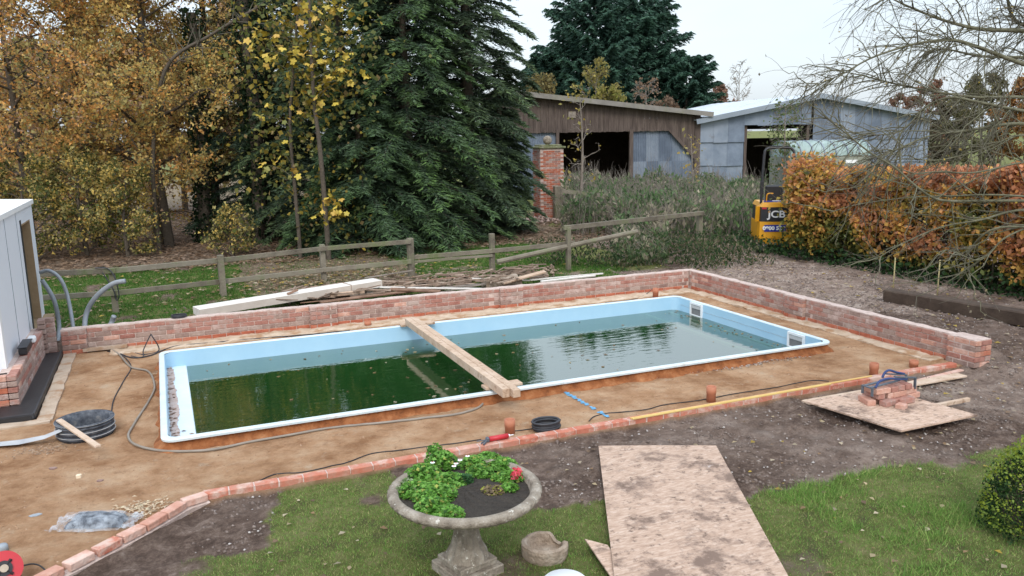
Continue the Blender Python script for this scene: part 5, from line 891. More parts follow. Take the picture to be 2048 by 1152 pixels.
# ================================================================ TREES
def grow(base, height, seed, lean=(0, 0), r0=.12, limbs=26, up=.5, spread=.42, start=.2, sub=7, twigs=4, droop=.1, crown_w=1.):
    """tapered trunk, limbs, branches, twigs -> polylines by order, and twig points for leaves"""
    g = np.random.default_rng(seed); base = np.array(base, float); n = 9; t = np.linspace(0, 1, n); tr = base + np.stack([lean[0] * t + .12 * np.sin(t * 5 + seed) * t, lean[1] * t + .12 * np.cos(t * 4 + seed) * t, t * height], -1)
    wood = [(tr, r0 * (1 - t) ** .8 + .012)]; fine = []; tips = []
    for i in range(limbs):
        h = start + (1 - start) * (i + g.random()) / limbs; p = np.array([np.interp(h, t, tr[:, k]) for k in range(3)]); az = i * 2.4 + g.normal(0, .4); L_ = height * spread * (1.15 - h) ** .7 * g.uniform(.7, 1.2) * crown_w * min(1, .55 + 2 * (h - start))
        d = np.array([math.cos(az), math.sin(az), up + g.normal(0, .15)]); d /= np.linalg.norm(d); k = 7; s = np.linspace(0, 1, k)[:, None]; pts = p + d * L_ * s + np.array([0, 0, -1]) * droop * L_ * s ** 2 + g.normal(0, .05 * L_, (k, 3)) * s; wood.append((pts, (r0 * .42 * (1.1 - h) + .008) * (1 - .85 * s[:, 0])))
        for j in range(sub):
            q = .25 + .75 * (j + g.random()) / sub; p2 = np.array([np.interp(q, s[:, 0], pts[:, c]) for c in range(3)]); d2 = d * .8 + g.normal(0, .6, 3); d2 /= np.linalg.norm(d2); L2 = L_ * .42 * (1.2 - q) * g.uniform(.6, 1.3) + .15; s2 = np.linspace(0, 1, 5)[:, None]; pt2 = p2 + d2 * L2 * s2 + g.normal(0, .05 * L2, (5, 3)) * s2 - np.array([0, 0, 1]) * droop * L2 * s2 ** 2; wood.append((pt2, .012 * (1 - .8 * s2[:, 0])))
            for w in range(twigs):
                p3 = pt2[g.integers(1, 5)]; d3 = d2 + g.normal(0, .8, 3); d3 /= np.linalg.norm(d3); L3 = g.uniform(.2, .55) * (height / 9); s3 = np.linspace(0, 1, 4)[:, None]; pt3 = p3 + d3 * L3 * s3 - np.array([0, 0, 1]) * .15 * L3 * s3 ** 2; fine.append((pt3, .005 * (1 - .7 * s3[:, 0]))); tips.append(pt3)
    return wood, fine, np.array(tips)
def leaf_cloud(tips, n, jit, g):
    k = g.integers(0, len(tips), n); a = tips[k]; u = g.random((n, 1)) * 2.99; i = u.astype(int)[:, 0]; f = u - i[:, None]; r = np.arange(n); return a[r, i] * (1 - f) + a[r, i + 1] * f + g.normal(0, jit, (n, 3)), k
def broadleaf(name, lab, px, dep, height, seed, pal, w, n, size, cat='tree', group=None, **k):
    b = G(px, dep); t = thing(name, lab, cat, b, group); wood, fine, tips = grow(b - (0, 0, .1), height, seed, **k); tubes('trunk', wood[:1], M['bark'], t, 10); tubes('branches', wood[1:], M['bark'], t, 5, kind='stuff'); tubes('twigs', fine, M['twig'], t, 3, kind='stuff')
    if n:
        g = np.random.default_rng(seed + 50); C, kk = leaf_cloud(tips, n, .09, g); ok = C[:, 2] > .15; C = C[ok]; kk = kk[ok]; pal = np.array(pal); gw = np.array(w, float) / sum(w); cl = g.choice(len(pal), len(tips), p=gw)[kk]; mixr = g.random(len(C)) < .35; cl = np.where(mixr, g.choice(len(pal), len(C), p=gw), cl); col = np.clip(pal[cl] * (1 + g.normal(0, .2, (len(C), 1))), .004, .9)
        leaves('crown', C, g.uniform(size * .6, size * 1.35, len(C)), col, 'leaf', t, rng=g, aspect=.8, tri=True)
    return t
OR, OC, OL, YE, DG, BR = (.68, .35, .11), (.64, .44, .16), (.44, .38, .15), (.66, .48, .14), (.12, .15, .06), (.46, .31, .21)
gl = 'autumn trees behind the fence'
broadleaf('hornbeam_tree', 'orange-brown autumn tree at the far left above the cabin', 40, 24, 10, 1, [OR, OC, OL, BR], [4, 3, 2, 2], 31000, .085, group=gl, limbs=46, sub=11, twigs=5, start=.04, spread=.5)
broadleaf('hornbeam_tree', 'rusty orange autumn tree, second from the left edge', 170, 25.5, 10.5, 2, [OR, OC, OL, YE, BR], [4, 4, 2, 1, 2], 35000, .085, group=gl, limbs=46, sub=11, twigs=5, start=.08, spread=.5)
broadleaf('hornbeam_tree', 'olive and orange autumn tree with dark trunk right of the cabin', 305, 25, 9.5, 3, [OC, OL, YE, OR], [3, 4, 2, 2], 36000, .085, group=gl, limbs=42, sub=11, twigs=5, start=.2, r0=.2, spread=.46)
broadleaf('hornbeam_tree', 'brownish thin-leaved autumn tree left of the yellow sycamore', 425, 27.5, 10.5, 4, [OC, OL, BR, YE], [3, 3, 3, 1], 26000, .085, group=gl, limbs=36, sub=10, twigs=5, start=.24, r0=.14, spread=.42)
for i, (px, dep, h, n, lab) in enumerate(((40, 21.8, 2.6, 5200, 'yellow-green shrub at the left edge behind the cabin roof'), (150, 22.6, 2.8, 6500, 'yellow-green shrub under the orange trees, left of the trunk'), (235, 22.4, 2.3, 4800, 'golden green shrub just left of the dark tree trunk'), (450, 22.2, 1.3, 1800, 'low straggly shrub between the two dark trunks'))):
    broadleaf('understorey_shrub', lab, px, dep, h, 20 + i, [YE, OL, DG, (.10, .12, .03)], [3, 3, 2, 3], n, .075, 'shrub', 'shrubs under the autumn trees', limbs=18, sub=6, twigs=4, start=.02, spread=.62, up=.75, r0=.05)
def ivy_trunk(px, dep, r, h, lab, seed):
    b = G(px, dep); t = thing('ivy_clad_trunk', lab, 'tree', b); g = np.random.default_rng(seed); s = np.linspace(0, 1, 8); pts = b + np.stack([.1 * np.sin(s * 4 + seed), .1 * s, s * h - .1], -1); tubes('trunk', [(pts, r * (1 - .3 * s))], M['bark'], t, 10); n = int(2600 * h / 6); z = g.random(n) * h; a = g.uniform(0, 6.28, n); q = r * 1.1 + np.abs(g.normal(0, .1, n)); C = b + np.stack([q * np.cos(a) + .1 * np.sin(z / h * 4 + seed), q * np.sin(a), z], -1)
    leaves('ivy', C, g.uniform(.06, .13, n), pick([(.012, .028, .012), (.02, .045, .018), (.03, .06, .02)], [3, 2, 1], n, g), 'leaf', t, rng=g, aspect=.9)
ivy_trunk(402, 25.5, .2, 7, 'dark ivy-clad trunk in front of the brown leafy bank', 5); ivy_trunk(508, 25, .22, 8, 'dark ivy-clad trunk behind the yellow sycamore', 6)
b = G(322, 24.6); s = np.linspace(0, 1, 8); tk = thing('bare_tree', 'pale brown bare tree trunk beside the dark trunk', 'tree', b); tubes('trunk', [(b + np.stack([-.35 * s, .1 * s, s * 6 - .1], -1), .15 * (1 - .5 * s))], M['bark'], tk, 9); tubes('branches', [(b + np.array([-.2, 0, 3.4]) + np.outer(s, d) , .05 * (1 - .8 * s)) for d in ((-1.4, .2, 2.2), (1.1, .3, 2.4), (.6, -.8, 1.9))], M['bark_green'], tk, 6, kind='stuff')
A = D(330, 140, 23.4); B = D(520, 12, 23.8); lb = thing('leaning_tree', 'bare grey branch leaning diagonally through the orange crowns', 'tree', G(300, 23.4)); base = G(300, 23.4); tubes('trunk', [(np.array(spline([base - (0, 0, .1), base * .5 + A * .5 + np.array([-.25, 0, 0]), A, (A + B) / 2 + np.array([0, 0, .1]), B], 5)), np.linspace(.07, .03, 21))], M['bark'], lb, 8)
g = np.random.default_rng(77); tubes('branches', [((A + (B - A) * q) + np.outer(np.linspace(0, 1, 5), g.normal(0, .5, 3) + [0, 0, .4]), np.linspace(.02, .004, 5)) for q in g.random(26)], M['twig'], lb, 4, kind='stuff')
for i, (px, dep, h, pal, lab) in enumerate(((-60, 33, 7.2, [OC, BR, OL], 'brown autumn tree half hidden behind the left edge trees'), (100, 35, 7.0, [OL, BR, DG], 'olive tree deep behind the orange crowns on the left'), (235, 36, 7.6, [BR, OC, OL], 'brown tree deep behind the dark trunk'), (360, 37, 7.4, [OL, BR, OC], 'olive brown tree deep behind the ivy-clad trunk'), (500, 36, 8.5, [DG, OL, BR], 'dark olive tree deep behind the sycamore'))):
    broadleaf('woodland_tree', lab, px, dep, h, 400 + i, pal, [3, 2, 2], 17000, .17, group='trees deep behind the autumn trees', limbs=34, sub=9, twigs=4, start=.12, spread=.48)
# ---- yellow sycamore: single large leaves as objects
def sycamore_leaf(i):
    pts = []; n = 20
    for k in range(n): a = 2 * math.pi * k / n; r = .5 * (.62 + .38 * abs(math.cos(2.5 * a)) ** .8) * (1 - .25 * (abs(a - math.pi) < .5)); pts.append((r * math.cos(a), r * math.sin(a), .06 * math.sin(a * 2 + i) - .25 * r * r))
    m = MB(); m.add([(0, 0, .02)] + pts, [(0, 1 + k, 1 + (k + 1) % n) for k in range(n)]); return m.mesh('sycamore_leaf_%d' % i)
M['leaf_yellow'] = pm('leaf_yellow', [(.34, .27, .04), (.50, .38, .06), (.44, .27, .06)], 3, rnd=.5, bump=0, rough=.55); M['leaf_olive'] = pm('leaf_olive', [(.10, .12, .03), (.20, .20, .05), (.28, .22, .07)], 3, rnd=.5, bump=0, rough=.55)
SL = []
for i in range(4):
    me_ = sycamore_leaf(i); me_.materials.append(M['leaf_yellow']); SL.append(me_)
SO = []
for i in range(3): me_ = sycamore_leaf(i + 7); me_.materials.append(M['leaf_olive']); SO.append(me_)
def poly_d(pl_, dep): return np.array(spline([D(x, y, dep) for x, y in pl_], 5))
sy = thing('sycamore_sapling', 'slender sycamore with large yellow leaves in front of the dark conifers', 'tree', G(640, 21.2)); st1 = poly_d([(655, 470), (640, 300), (628, 200), (622, 90), (616, -60)], 21.2); st2 = poly_d([(598, 470), (590, 380), (580, 250), (588, 120), (600, -40)], 21.5); st1[0][2] = -.1; st2[0][2] = -.1
tubes('trunk', [(st1, np.linspace(.07, .03, len(st1)))], M['bark'], sy, 8); tubes('trunk', [(st2, np.linspace(.055, .025, len(st2)))], M['bark'], sy, 8)
g = np.random.default_rng(9); br = []; spots = []
clus = [(650, 20, 40, 12), (640, 60, 45, 12), (600, 70, 40, 8), (640, 100, 50, 14), (570, 110, 40, 9), (540, 70, 30, 6), (630, 135, 45, 13), (560, 40, 30, 5), (690, 10, 25, 5), (635, 180, 35, 14), (665, 170, 30, 8), (700, 130, 30, 9), (680, 160, 25, 7), (600, 235, 35, 12), (620, 200, 30, 9), (505, 90, 25, 5), (535, 120, 30, 6), (610, 15, 30, 6), (540, 330, 30, 6), (560, 300, 25, 5), (660, 400, 28, 13), (655, 430, 30, 10), (680, 425, 20, 7), (520, 230, 30, 6), (585, 345, 25, 5)]
for (cx_, cy_, sp_, k) in clus:
    k = int(k * 1.35)
    c = D(cx_, cy_, 21.2 + g.normal(0, .25)); j = g.integers(0, len(st1)); src = st1 if cx_ > 605 else st2; zi = np.argmin(np.abs(src[:, 2] - (c[2] - .3))); br.append((np.array(spline([src[zi], (src[zi] + c) / 2 + np.array([0, 0, .05]), c], 3)), np.linspace(.016, .005, 7)))
    for _ in range(k): p = D(cx_ + g.normal(0, sp_ * .55), cy_ + g.normal(0, sp_ * .45), 21.1 + g.normal(0, .3)); spots.append((p, cy_ < 200 or cy_ > 380 and cx_ > 620))
tubes('branches', br, M['bark_green'], sy, 5, kind='stuff')
def put_leaf(parent, p, mesh, s):
    o = link('leaf', mesh, None, parent); o.location = p; o.rotation_euler = (g.normal(.5, .5), g.normal(0, .5), g.uniform(0, 6.28)); o.scale = (s, s, s)
for p, yel in spots: put_leaf(sy, p, random.choice(SL if g.random() < (.9 if yel else .35) else SO), g.uniform(.14, .24))
n = 2600; kk = g.integers(0, len(clus), n); C = np.array([D(clus[i][0] + g.normal(0, 45), clus[i][1] + g.normal(0, 50), 21.7 + g.normal(0, .4)) for i in kk]); C = C[C[:, 2] > .2]
leaves('small_leaves', C, g.uniform(.08, .17, len(C)), pick([(.20, .2, .06), (.36, .27, .05), (.13, .15, .045), (.3, .22, .1)], [3, 2, 3, 1], len(C), g), 'leaf', sy, rng=g, aspect=.85, kind='stuff')
# ---- conifers
def conifer(name, lab, base, H_, Lmax, seed, nb=150, top=.0, pal0=(.034, .056, .040), pal1=(.145, .215, .085), sl=.17, sw=.2, dens=3.2, group=None, zmin=.3, shape=.75, droop=.35, lift=.15, cut=None):
    t = thing(name, lab, 'conifer', base, group); g = np.random.default_rng(seed); s = np.linspace(0, 1, 6); tubes('trunk', [(base + np.stack([0 * s, 0 * s, s * H_ - .1], -1), .22 * (1 - s) + .02)], M['bark'], t, 8); Cs, Ds, Ks = [], [], []; woods = []
    for i in range(nb):
        h = (i + g.random()) / nb; z = zmin + (H_ - zmin) * h ** 1.05; L_ = Lmax * (1 - (z / H_) ** 1.6) ** shape * g.uniform(.62, 1.12) + .2; az = i * 2.399 + g.normal(0, .3); d = np.array([math.cos(az), math.sin(az)])
        k = 8; u = np.linspace(0, 1, k); pts = np.stack([base[0] + d[0] * L_ * u, base[1] + d[1] * L_ * u, z + lift * L_ * np.sin(u * 2.2) - droop * L_ * u ** 2], -1); woods.append((pts, .03 * (1 - .85 * u) * (1.2 - h)))
        m_ = int(26 * dens * (L_ / Lmax + .35)); q = g.random(m_) ** .7; q = .12 + .88 * q; side = np.sign(g.normal(size=m_)); P0 = np.stack([np.interp(q, u, pts[:, c]) for c in range(3)], -1); sd_ = np.stack([-d[1] * side, d[0] * side, np.zeros(m_)], -1); fw = np.stack([np.full(m_, d[0]), np.full(m_, d[1]), np.full(m_, -.15)], -1)
        dd = sd_ * g.uniform(.5, 1.1, (m_, 1)) + fw * g.uniform(.5, 1.1, (m_, 1)) + g.normal(0, .15, (m_, 3)); dd /= np.linalg.norm(dd, axis=1, keepdims=True); ls = (L_ * .34 * (1.15 - q) + .14) * g.uniform(.6, 1.2, m_)
        J = 7; v = (np.arange(J) + .5) / J
        for j in range(J):
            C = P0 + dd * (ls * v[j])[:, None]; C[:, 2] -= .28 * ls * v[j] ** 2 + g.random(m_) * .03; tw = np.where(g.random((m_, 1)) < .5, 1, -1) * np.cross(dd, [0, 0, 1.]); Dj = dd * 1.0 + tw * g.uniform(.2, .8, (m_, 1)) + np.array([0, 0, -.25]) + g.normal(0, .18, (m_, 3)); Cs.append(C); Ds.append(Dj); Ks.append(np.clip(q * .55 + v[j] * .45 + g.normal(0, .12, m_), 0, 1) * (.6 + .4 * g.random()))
    C = np.concatenate(Cs); Dd = np.concatenate(Ds); K = np.concatenate(Ks)[:, None]; ok = C[:, 2] > .05
    if cut is not None: ok &= cut(C)
    C, Dd, K = C[ok], Dd[ok], K[ok]
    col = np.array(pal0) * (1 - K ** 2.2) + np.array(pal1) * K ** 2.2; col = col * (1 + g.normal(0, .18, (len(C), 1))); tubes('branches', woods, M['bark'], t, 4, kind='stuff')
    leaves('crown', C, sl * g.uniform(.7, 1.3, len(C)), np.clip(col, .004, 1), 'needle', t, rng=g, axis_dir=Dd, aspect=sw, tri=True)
    return t
gc = 'dark conifers behind the fence'
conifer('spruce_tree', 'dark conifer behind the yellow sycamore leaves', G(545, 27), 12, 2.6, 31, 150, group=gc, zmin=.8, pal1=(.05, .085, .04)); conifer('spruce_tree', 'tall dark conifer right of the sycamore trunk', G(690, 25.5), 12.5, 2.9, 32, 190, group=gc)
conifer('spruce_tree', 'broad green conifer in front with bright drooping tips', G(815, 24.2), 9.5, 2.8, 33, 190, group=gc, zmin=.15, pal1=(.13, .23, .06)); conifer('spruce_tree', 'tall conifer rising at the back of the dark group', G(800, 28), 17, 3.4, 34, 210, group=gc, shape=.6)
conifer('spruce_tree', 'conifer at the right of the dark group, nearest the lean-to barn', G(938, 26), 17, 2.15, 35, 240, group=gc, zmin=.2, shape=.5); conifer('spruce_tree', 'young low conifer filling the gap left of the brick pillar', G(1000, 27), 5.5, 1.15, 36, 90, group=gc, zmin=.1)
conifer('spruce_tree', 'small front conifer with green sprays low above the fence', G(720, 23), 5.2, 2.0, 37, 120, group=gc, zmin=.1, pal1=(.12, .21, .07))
gk = 'far cypresses behind the barn'; kw = dict(pal0=(.028, .065, .05), pal1=(.075, .16, .10), sl=.38, sw=.34, group=gk, droop=-.25, lift=.25, shape=.32, dens=2.8)
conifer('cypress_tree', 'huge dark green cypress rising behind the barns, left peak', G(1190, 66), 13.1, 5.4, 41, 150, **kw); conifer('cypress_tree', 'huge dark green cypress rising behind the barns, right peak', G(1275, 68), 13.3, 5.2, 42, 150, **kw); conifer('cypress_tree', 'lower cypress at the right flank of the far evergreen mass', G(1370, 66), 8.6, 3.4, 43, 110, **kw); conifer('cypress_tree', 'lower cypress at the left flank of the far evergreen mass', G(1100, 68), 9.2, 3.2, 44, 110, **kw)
# ---- bare and brown bushes round the barn
def bare(name, lab, px, dep, h, seed, mat='twig_pale', n=0, pal=None, w=None, size=.1, cat='tree', r0=.07, **k):
    b = G(px, dep); t = thing(name, lab, cat, b); wood, fine, tips = grow(b - (0, 0, .1), h, seed, r0=r0, **k); tubes('trunk', wood[:1], M[mat], t, 7); tubes('branches', [(p, np.maximum(r, .012 * dep / 45)) for p, r in wood[1:]], M[mat], t, 4, kind='stuff'); tubes('twigs', [(p, np.maximum(r, .006 * dep / 45)) for p, r in fine], M[mat], t, 3, kind='stuff')
    if n: g = np.random.default_rng(seed); C, kk = leaf_cloud(tips, n, .12, g); leaves('crown', C, g.uniform(size * .6, size * 1.3, n), pick(pal, w, n, g), 'leaf', t, rng=g)
    return t
kb = dict(limbs=16, sub=6, twigs=4, start=.15, up=1.2, spread=.4)
bare('bare_tree', 'pale bare tree sprouting above the lean-to roof', 1190, 55, 7.4, 61, n=1500, pal=[(.34, .28, .08), (.25, .23, .08)], w=[1, 1], size=.22, **kb); bare('bare_tree', 'bare branching shrub in front of the cypress, right of the pale tree', 1290, 55, 6.3, 62, n=500, pal=[(.25, .16, .1)], w=[1], size=.2, **kb)
bare('olive_bush', 'yellow-olive bush showing above the left of the lean-to roof', 1090, 54, 6.4, 63, n=4200, pal=[(.26, .20, .07), (.20, .17, .07), (.15, .12, .06)], w=[2, 2, 1], size=.24, cat='bush', **kb); bare('olive_bush', 'yellow-green bush above the middle of the lean-to roof', 1215, 54, 5.6, 66, n=2600, pal=[(.24, .24, .06), (.30, .26, .08)], w=[2, 2], size=.24, cat='bush', **kb)
bare('bare_tree', 'hazy bare tree far off beyond the shed roof', 1475, 88, 9.6, 64, **kb); bare('russet_bush', 'russet bush far off left of the shed roof', 1440, 82, 7, 65, n=3000, pal=[(.30, .17, .12), (.24, .15, .11)], w=[1, 1], size=.32, cat='bush', **kb)
bare('russet_bush', 'brown scrub just above the end of the lean-to roof', 1330, 57, 5.0, 67, n=2200, pal=[(.22, .14, .09), (.18, .12, .08)], w=[1, 1], size=.2, cat='bush', **kb)
for i, (px, dep, h, pal, lab) in enumerate(((1850, 75, 6.6, [(.25, .12, .07), (.2, .11, .07)], 'reddish brown far tree right of the shed'), (1960, 58, 6.2, [(.13, .13, .06), (.17, .15, .07)], 'olive willow-like bush behind the overhanging branches'), (2050, 56, 6.3, [(.38, .18, .05), (.28, .15, .06)], 'orange autumn tree at the right edge beyond the field'), (1790, 95, 6.5, [(.24, .13, .09)], 'distant russet tree peeping over the shed eave'), (2110, 62, 7, [(.16, .14, .07), (.3, .16, .06)], 'mixed olive and orange tree beyond the right edge'), (1890, 62, 4.8, [(.17, .13, .08), (.12, .11, .06)], 'low brown thicket at the far edge of the field'))):
    bare('field_tree', lab, px, dep, h, 70 + i, n=5200, pal=pal, w=[1] * len(pal), size=.26, limbs=22, sub=7, twigs=4, start=.05, up=.6, spread=.5)
# ---- thin saplings by the barn
bare('bare_sapling', 'thin pale sapling with a few yellow leaves before the barn opening', 1162, 29, 4.5, 81, n=70, pal=[(.42, .3, .05), (.35, .3, .1)], w=[1, 1], size=.14, limbs=16, sub=2, twigs=1, start=.3, up=.8, spread=.22, r0=.06)
bare('bare_sapling', 'small sapling with yellow leaves at the barn corner', 1385, 30, 3.0, 82, n=60, pal=[(.42, .3, .08), (.35, .3, .1)], w=[1, 1], size=.15, limbs=12, sub=2, twigs=1, start=.3, up=.9, spread=.2, r0=.03)
bare('green_sapling', 'wispy green sapling in front of the shed opening', 1570, 33, 4.2, 83, n=900, pal=[(.10, .14, .05), (.14, .17, .06)], w=[1, 1], size=.12, limbs=18, sub=4, twigs=3, start=.2, up=.9, spread=.25, r0=.04)
# ================================================================ HEDGE
hd = thing('beech_hedge', 'copper and orange beech hedge along the right side', 'hedge', (14.8, 13, 0)); g = np.random.default_rng(15)
hx0 = lambda y: 14.35 + .0 * y; n = 52000
y = g.uniform(4.5, 16.05, n); th = g.random(n); face = g.random(n)
top = 2.28 + .30 * (fbm(y * 1.1, y * 0 + 3, 91) - .5) * 2 + .34 * (fbm(y * 4, th * 0 + 3, 92) - .5) * 2 + .25 * sstep(12, 9, y); x = 14.35 + np.abs(g.normal(0, .22, n)) + .7 * (fbm(y * 1.6, th * 4, 93) - .4); z = .25 + (top - .25) * th ** .8
tp_ = face < .3; x = np.where(tp_, g.uniform(14.4, 15.7, n), x); z = np.where(tp_, top - np.abs(g.normal(0, .12, n)), z); en = face > .9; x = np.where(en, g.uniform(14.3, 15.7, n), x); y = np.where(en, 16.0 + g.normal(0, .2, n), y)
hole = fbm(y * 1.8, z * 1.8, 95); ok = (hole > .37) | tp_ | (g.random(n) < .25); ok &= (z > .75) | (g.random(n) < .55); x, y, z, hole = x[ok], y[ok], z[ok], hole[ok]; C = np.stack([x, y, z], -1); C += g.normal(0, .03, C.shape); n = len(C)
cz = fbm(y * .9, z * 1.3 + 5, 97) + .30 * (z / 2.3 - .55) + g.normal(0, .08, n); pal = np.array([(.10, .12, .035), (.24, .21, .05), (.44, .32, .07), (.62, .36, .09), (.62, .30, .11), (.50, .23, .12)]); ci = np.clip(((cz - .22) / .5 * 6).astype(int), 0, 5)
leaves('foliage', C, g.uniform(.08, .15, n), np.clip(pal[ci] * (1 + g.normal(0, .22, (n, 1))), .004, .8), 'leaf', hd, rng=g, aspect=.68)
st = []
for i in range(110): yy = g.uniform(5, 15.9); xx = g.uniform(14.6, 15.4); s = np.linspace(0, 1, 5); st.append((np.stack([xx + g.normal(0, .3) * s, yy + g.normal(0, .35) * s, s * g.uniform(1.5, 2.4)], -1), .022 * (1 - .7 * s)))
tubes('stems', st, M['bark'], hd, 5, kind='stuff')
n = 9000; C = np.stack([g.uniform(14.0, 16, n), g.uniform(4.5, 18.5, n), g.random(n) ** 2 * .35 + .1], -1); leaves('ground_ivy', C, g.uniform(.05, .11, n), pick([(.02, .05, .016), (.04, .09, .025), (.02, .03, .015)], [2, 2, 1], n, g), 'leaf', None, rng=g, aspect=.85, kind='stuff', label='dark green ivy and weeds along the foot of the hedge', cat='ground cover')
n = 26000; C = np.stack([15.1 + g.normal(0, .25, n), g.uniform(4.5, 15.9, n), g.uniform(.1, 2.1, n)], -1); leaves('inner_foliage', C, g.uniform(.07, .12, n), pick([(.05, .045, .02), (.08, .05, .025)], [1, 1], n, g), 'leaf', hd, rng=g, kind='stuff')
for (px, by, ty, lab) in ((1786, 570, 515, 'thin pale hedge stake left of the other'), (1874, 583, 520, 'thin pale hedge stake behind the sleeper')): q = P(px, by + 12, .1); zz = D(px, ty, q[:2] @ FH)[2]; m = MB(); m.tube([(q[0], q[1], 0), (q[0], q[1], zz)], .012, 7); tag(m.build('hedge_stake', pm('stake', [(.34, .29, .13), (.42, .36, .2)], 4), None, True), lab, 'stake')
# ================================================================ OVERHANGING TREE
ot = thing('overhanging_tree', 'bare grey-green tree whose branches hang in from the right', 'tree', G(2330, 10.5)); g = np.random.default_rng(23); tb = G(2330, 10.5); hub = D(2300, 230, 10.5)
tubes('trunk', [(np.array(spline([tb - (0, 0, .1), (tb + hub) / 2 + np.array([.1, 0, 0]), hub, hub + np.array([-.3, .1, 2.4])], 6)), np.linspace(.22, .09, 19))], M['bark_green'], ot, 12)
limbs_ = [([(2300, 150), (2120, 75), (2048, 62), (1960, 58), (1880, 38), (1800, 5), (1740, -25)], .07, 10.2), ([(2300, 190), (2120, 150), (2030, 122), (1950, 92), (1900, 80), (1830, 88), (1745, 115), (1680, 150), (1610, 177)], .055, 9.6), ([(2300, 240), (2150, 215), (2048, 195), (1960, 195), (1880, 185), (1800, 170), (1720, 150), (1660, 140)], .045, 9.9), ([(2300, 120), (2100, 60), (2030, 40), (2010, -30), (1990, -90)], .07, 10.6), ([(2300, 130), (2100, 118), (2048, 115), (1960, 112), (1890, 98), (1850, 103)], .06, 11),
 ([(2310, 300), (2150, 260), (2048, 248), (1990, 252), (1930, 262), (1860, 272), (1790, 300), (1760, 312)], .05, 9.4), ([(2310, 310), (2150, 235), (2048, 222), (1960, 205), (1900, 195), (1850, 215), (1800, 262), (1720, 268), (1660, 240)], .04, 9.2), ([(2320, 420), (2150, 405), (2048, 402), (1960, 402), (1880, 400), (1835, 375), (1790, 335), (1740, 305), (1690, 265), (1640, 225), (1600, 190)], .05, 8.8), ([(2320, 440), (2150, 440), (2048, 420), (1960, 440), (1880, 455), (1800, 490), (1750, 520)], .045, 8.6), ([(2320, 410), (2150, 400), (2000, 390), (1900, 392), (1820, 395), (1720, 408), (1660, 425)], .03, 8.7), ([(2320, 440), (2150, 460), (2000, 455), (1940, 500), (1930, 540), (1950, 575)], .04, 8.2), ([(2320, 430), (2150, 430), (2020, 470), (1960, 520), (1890, 500), (1850, 540)], .03, 8.4), ([(2300, 200), (2180, 90), (2080, 20), (2060, -80)], .06, 10.2), ([(2310, 330), (2150, 330), (2048, 325), (1950, 345), (1850, 345), (1760, 365), (1680, 380)], .035, 8.9), ([(2300, 280), (2150, 290), (2048, 270), (1960, 300), (1880, 320), (1800, 318), (1730, 335)], .035, 9.1)]
LB, LB2, TW, budsC = [], [], [], []
for pl_, r, dep in limbs_:
    n_ = len(pl_); dd = dep + np.cumsum(g.normal(0, .12, n_)); pts = np.array(spline([D(x, y_, d_) for (x, y_), d_ in zip(pl_, dd)], 6)); pts[0] = pts[0] * .0 + hub if False else pts[0]; m_ = len(pts); low = np.mean([p[1] for p in pl_]) > 300; LB.append((pts, np.linspace(r * (.58 if not low else .42), .0035, m_)))
    nb_ = 52 if not low else 11
    for i in range(nb_):
        q = g.uniform(.28, 1) * (m_ - 1); k = min(int(q), m_ - 2); p = pts[k] + (pts[k + 1] - pts[k]) * (q - k); t = pts[k + 1] - pts[k]; t /= np.linalg.norm(t); d = t * g.uniform(.5, 1.1) + g.normal(0, .42, 3); d[2] += g.choice([-.45, .35]) if not low else g.choice([-.15, .25]); d /= np.linalg.norm(d); L_ = g.uniform(.35, 1.1) * (1.1 - .5 * q / m_); s = np.linspace(0, 1, 6)[:, None]; sag = -.25 if not low else .02; b_ = p + d * L_ * s + np.array([0, 0, sag]) * L_ * s ** 2 + g.normal(0, .025, (6, 3)) * s; LB2.append((b_, .0062 * (1 - .65 * s[:, 0]) + .0012))
        for j in range(5):
            kk = g.integers(1, 6); p2 = b_[kk]; d2 = d * .7 + g.normal(0, .5, 3) + np.array([0, 0, -.35 if not low else .1]); d2 /= np.linalg.norm(d2); L2 = g.uniform(.12, .42); s2 = np.linspace(0, 1, 4)[:, None]; c_ = p2 + d2 * L2 * s2 + np.array([0, 0, sag]) * L2 * s2 ** 2; TW.append((c_, .0026 * (1 - .5 * s2[:, 0])))
            if g.random() < .35: budsC.append(c_[-1])
tubes('limbs', LB, M['bark_green'], ot, 7, kind='stuff'); tubes('branches', LB2, M['bark_green'], ot, 4, kind='stuff'); tubes('twigs', TW, M['twig'], ot, 3, kind='stuff')
budsC = np.array(budsC); leaves('last_leaves', budsC + g.normal(0, .01, budsC.shape), g.uniform(.02, .045, len(budsC)), pick([(.2, .17, .12), (.3, .25, .15), (.45, .32, .06)], [4, 2, .6], len(budsC), g), 'leaf', ot, rng=g, kind='stuff')
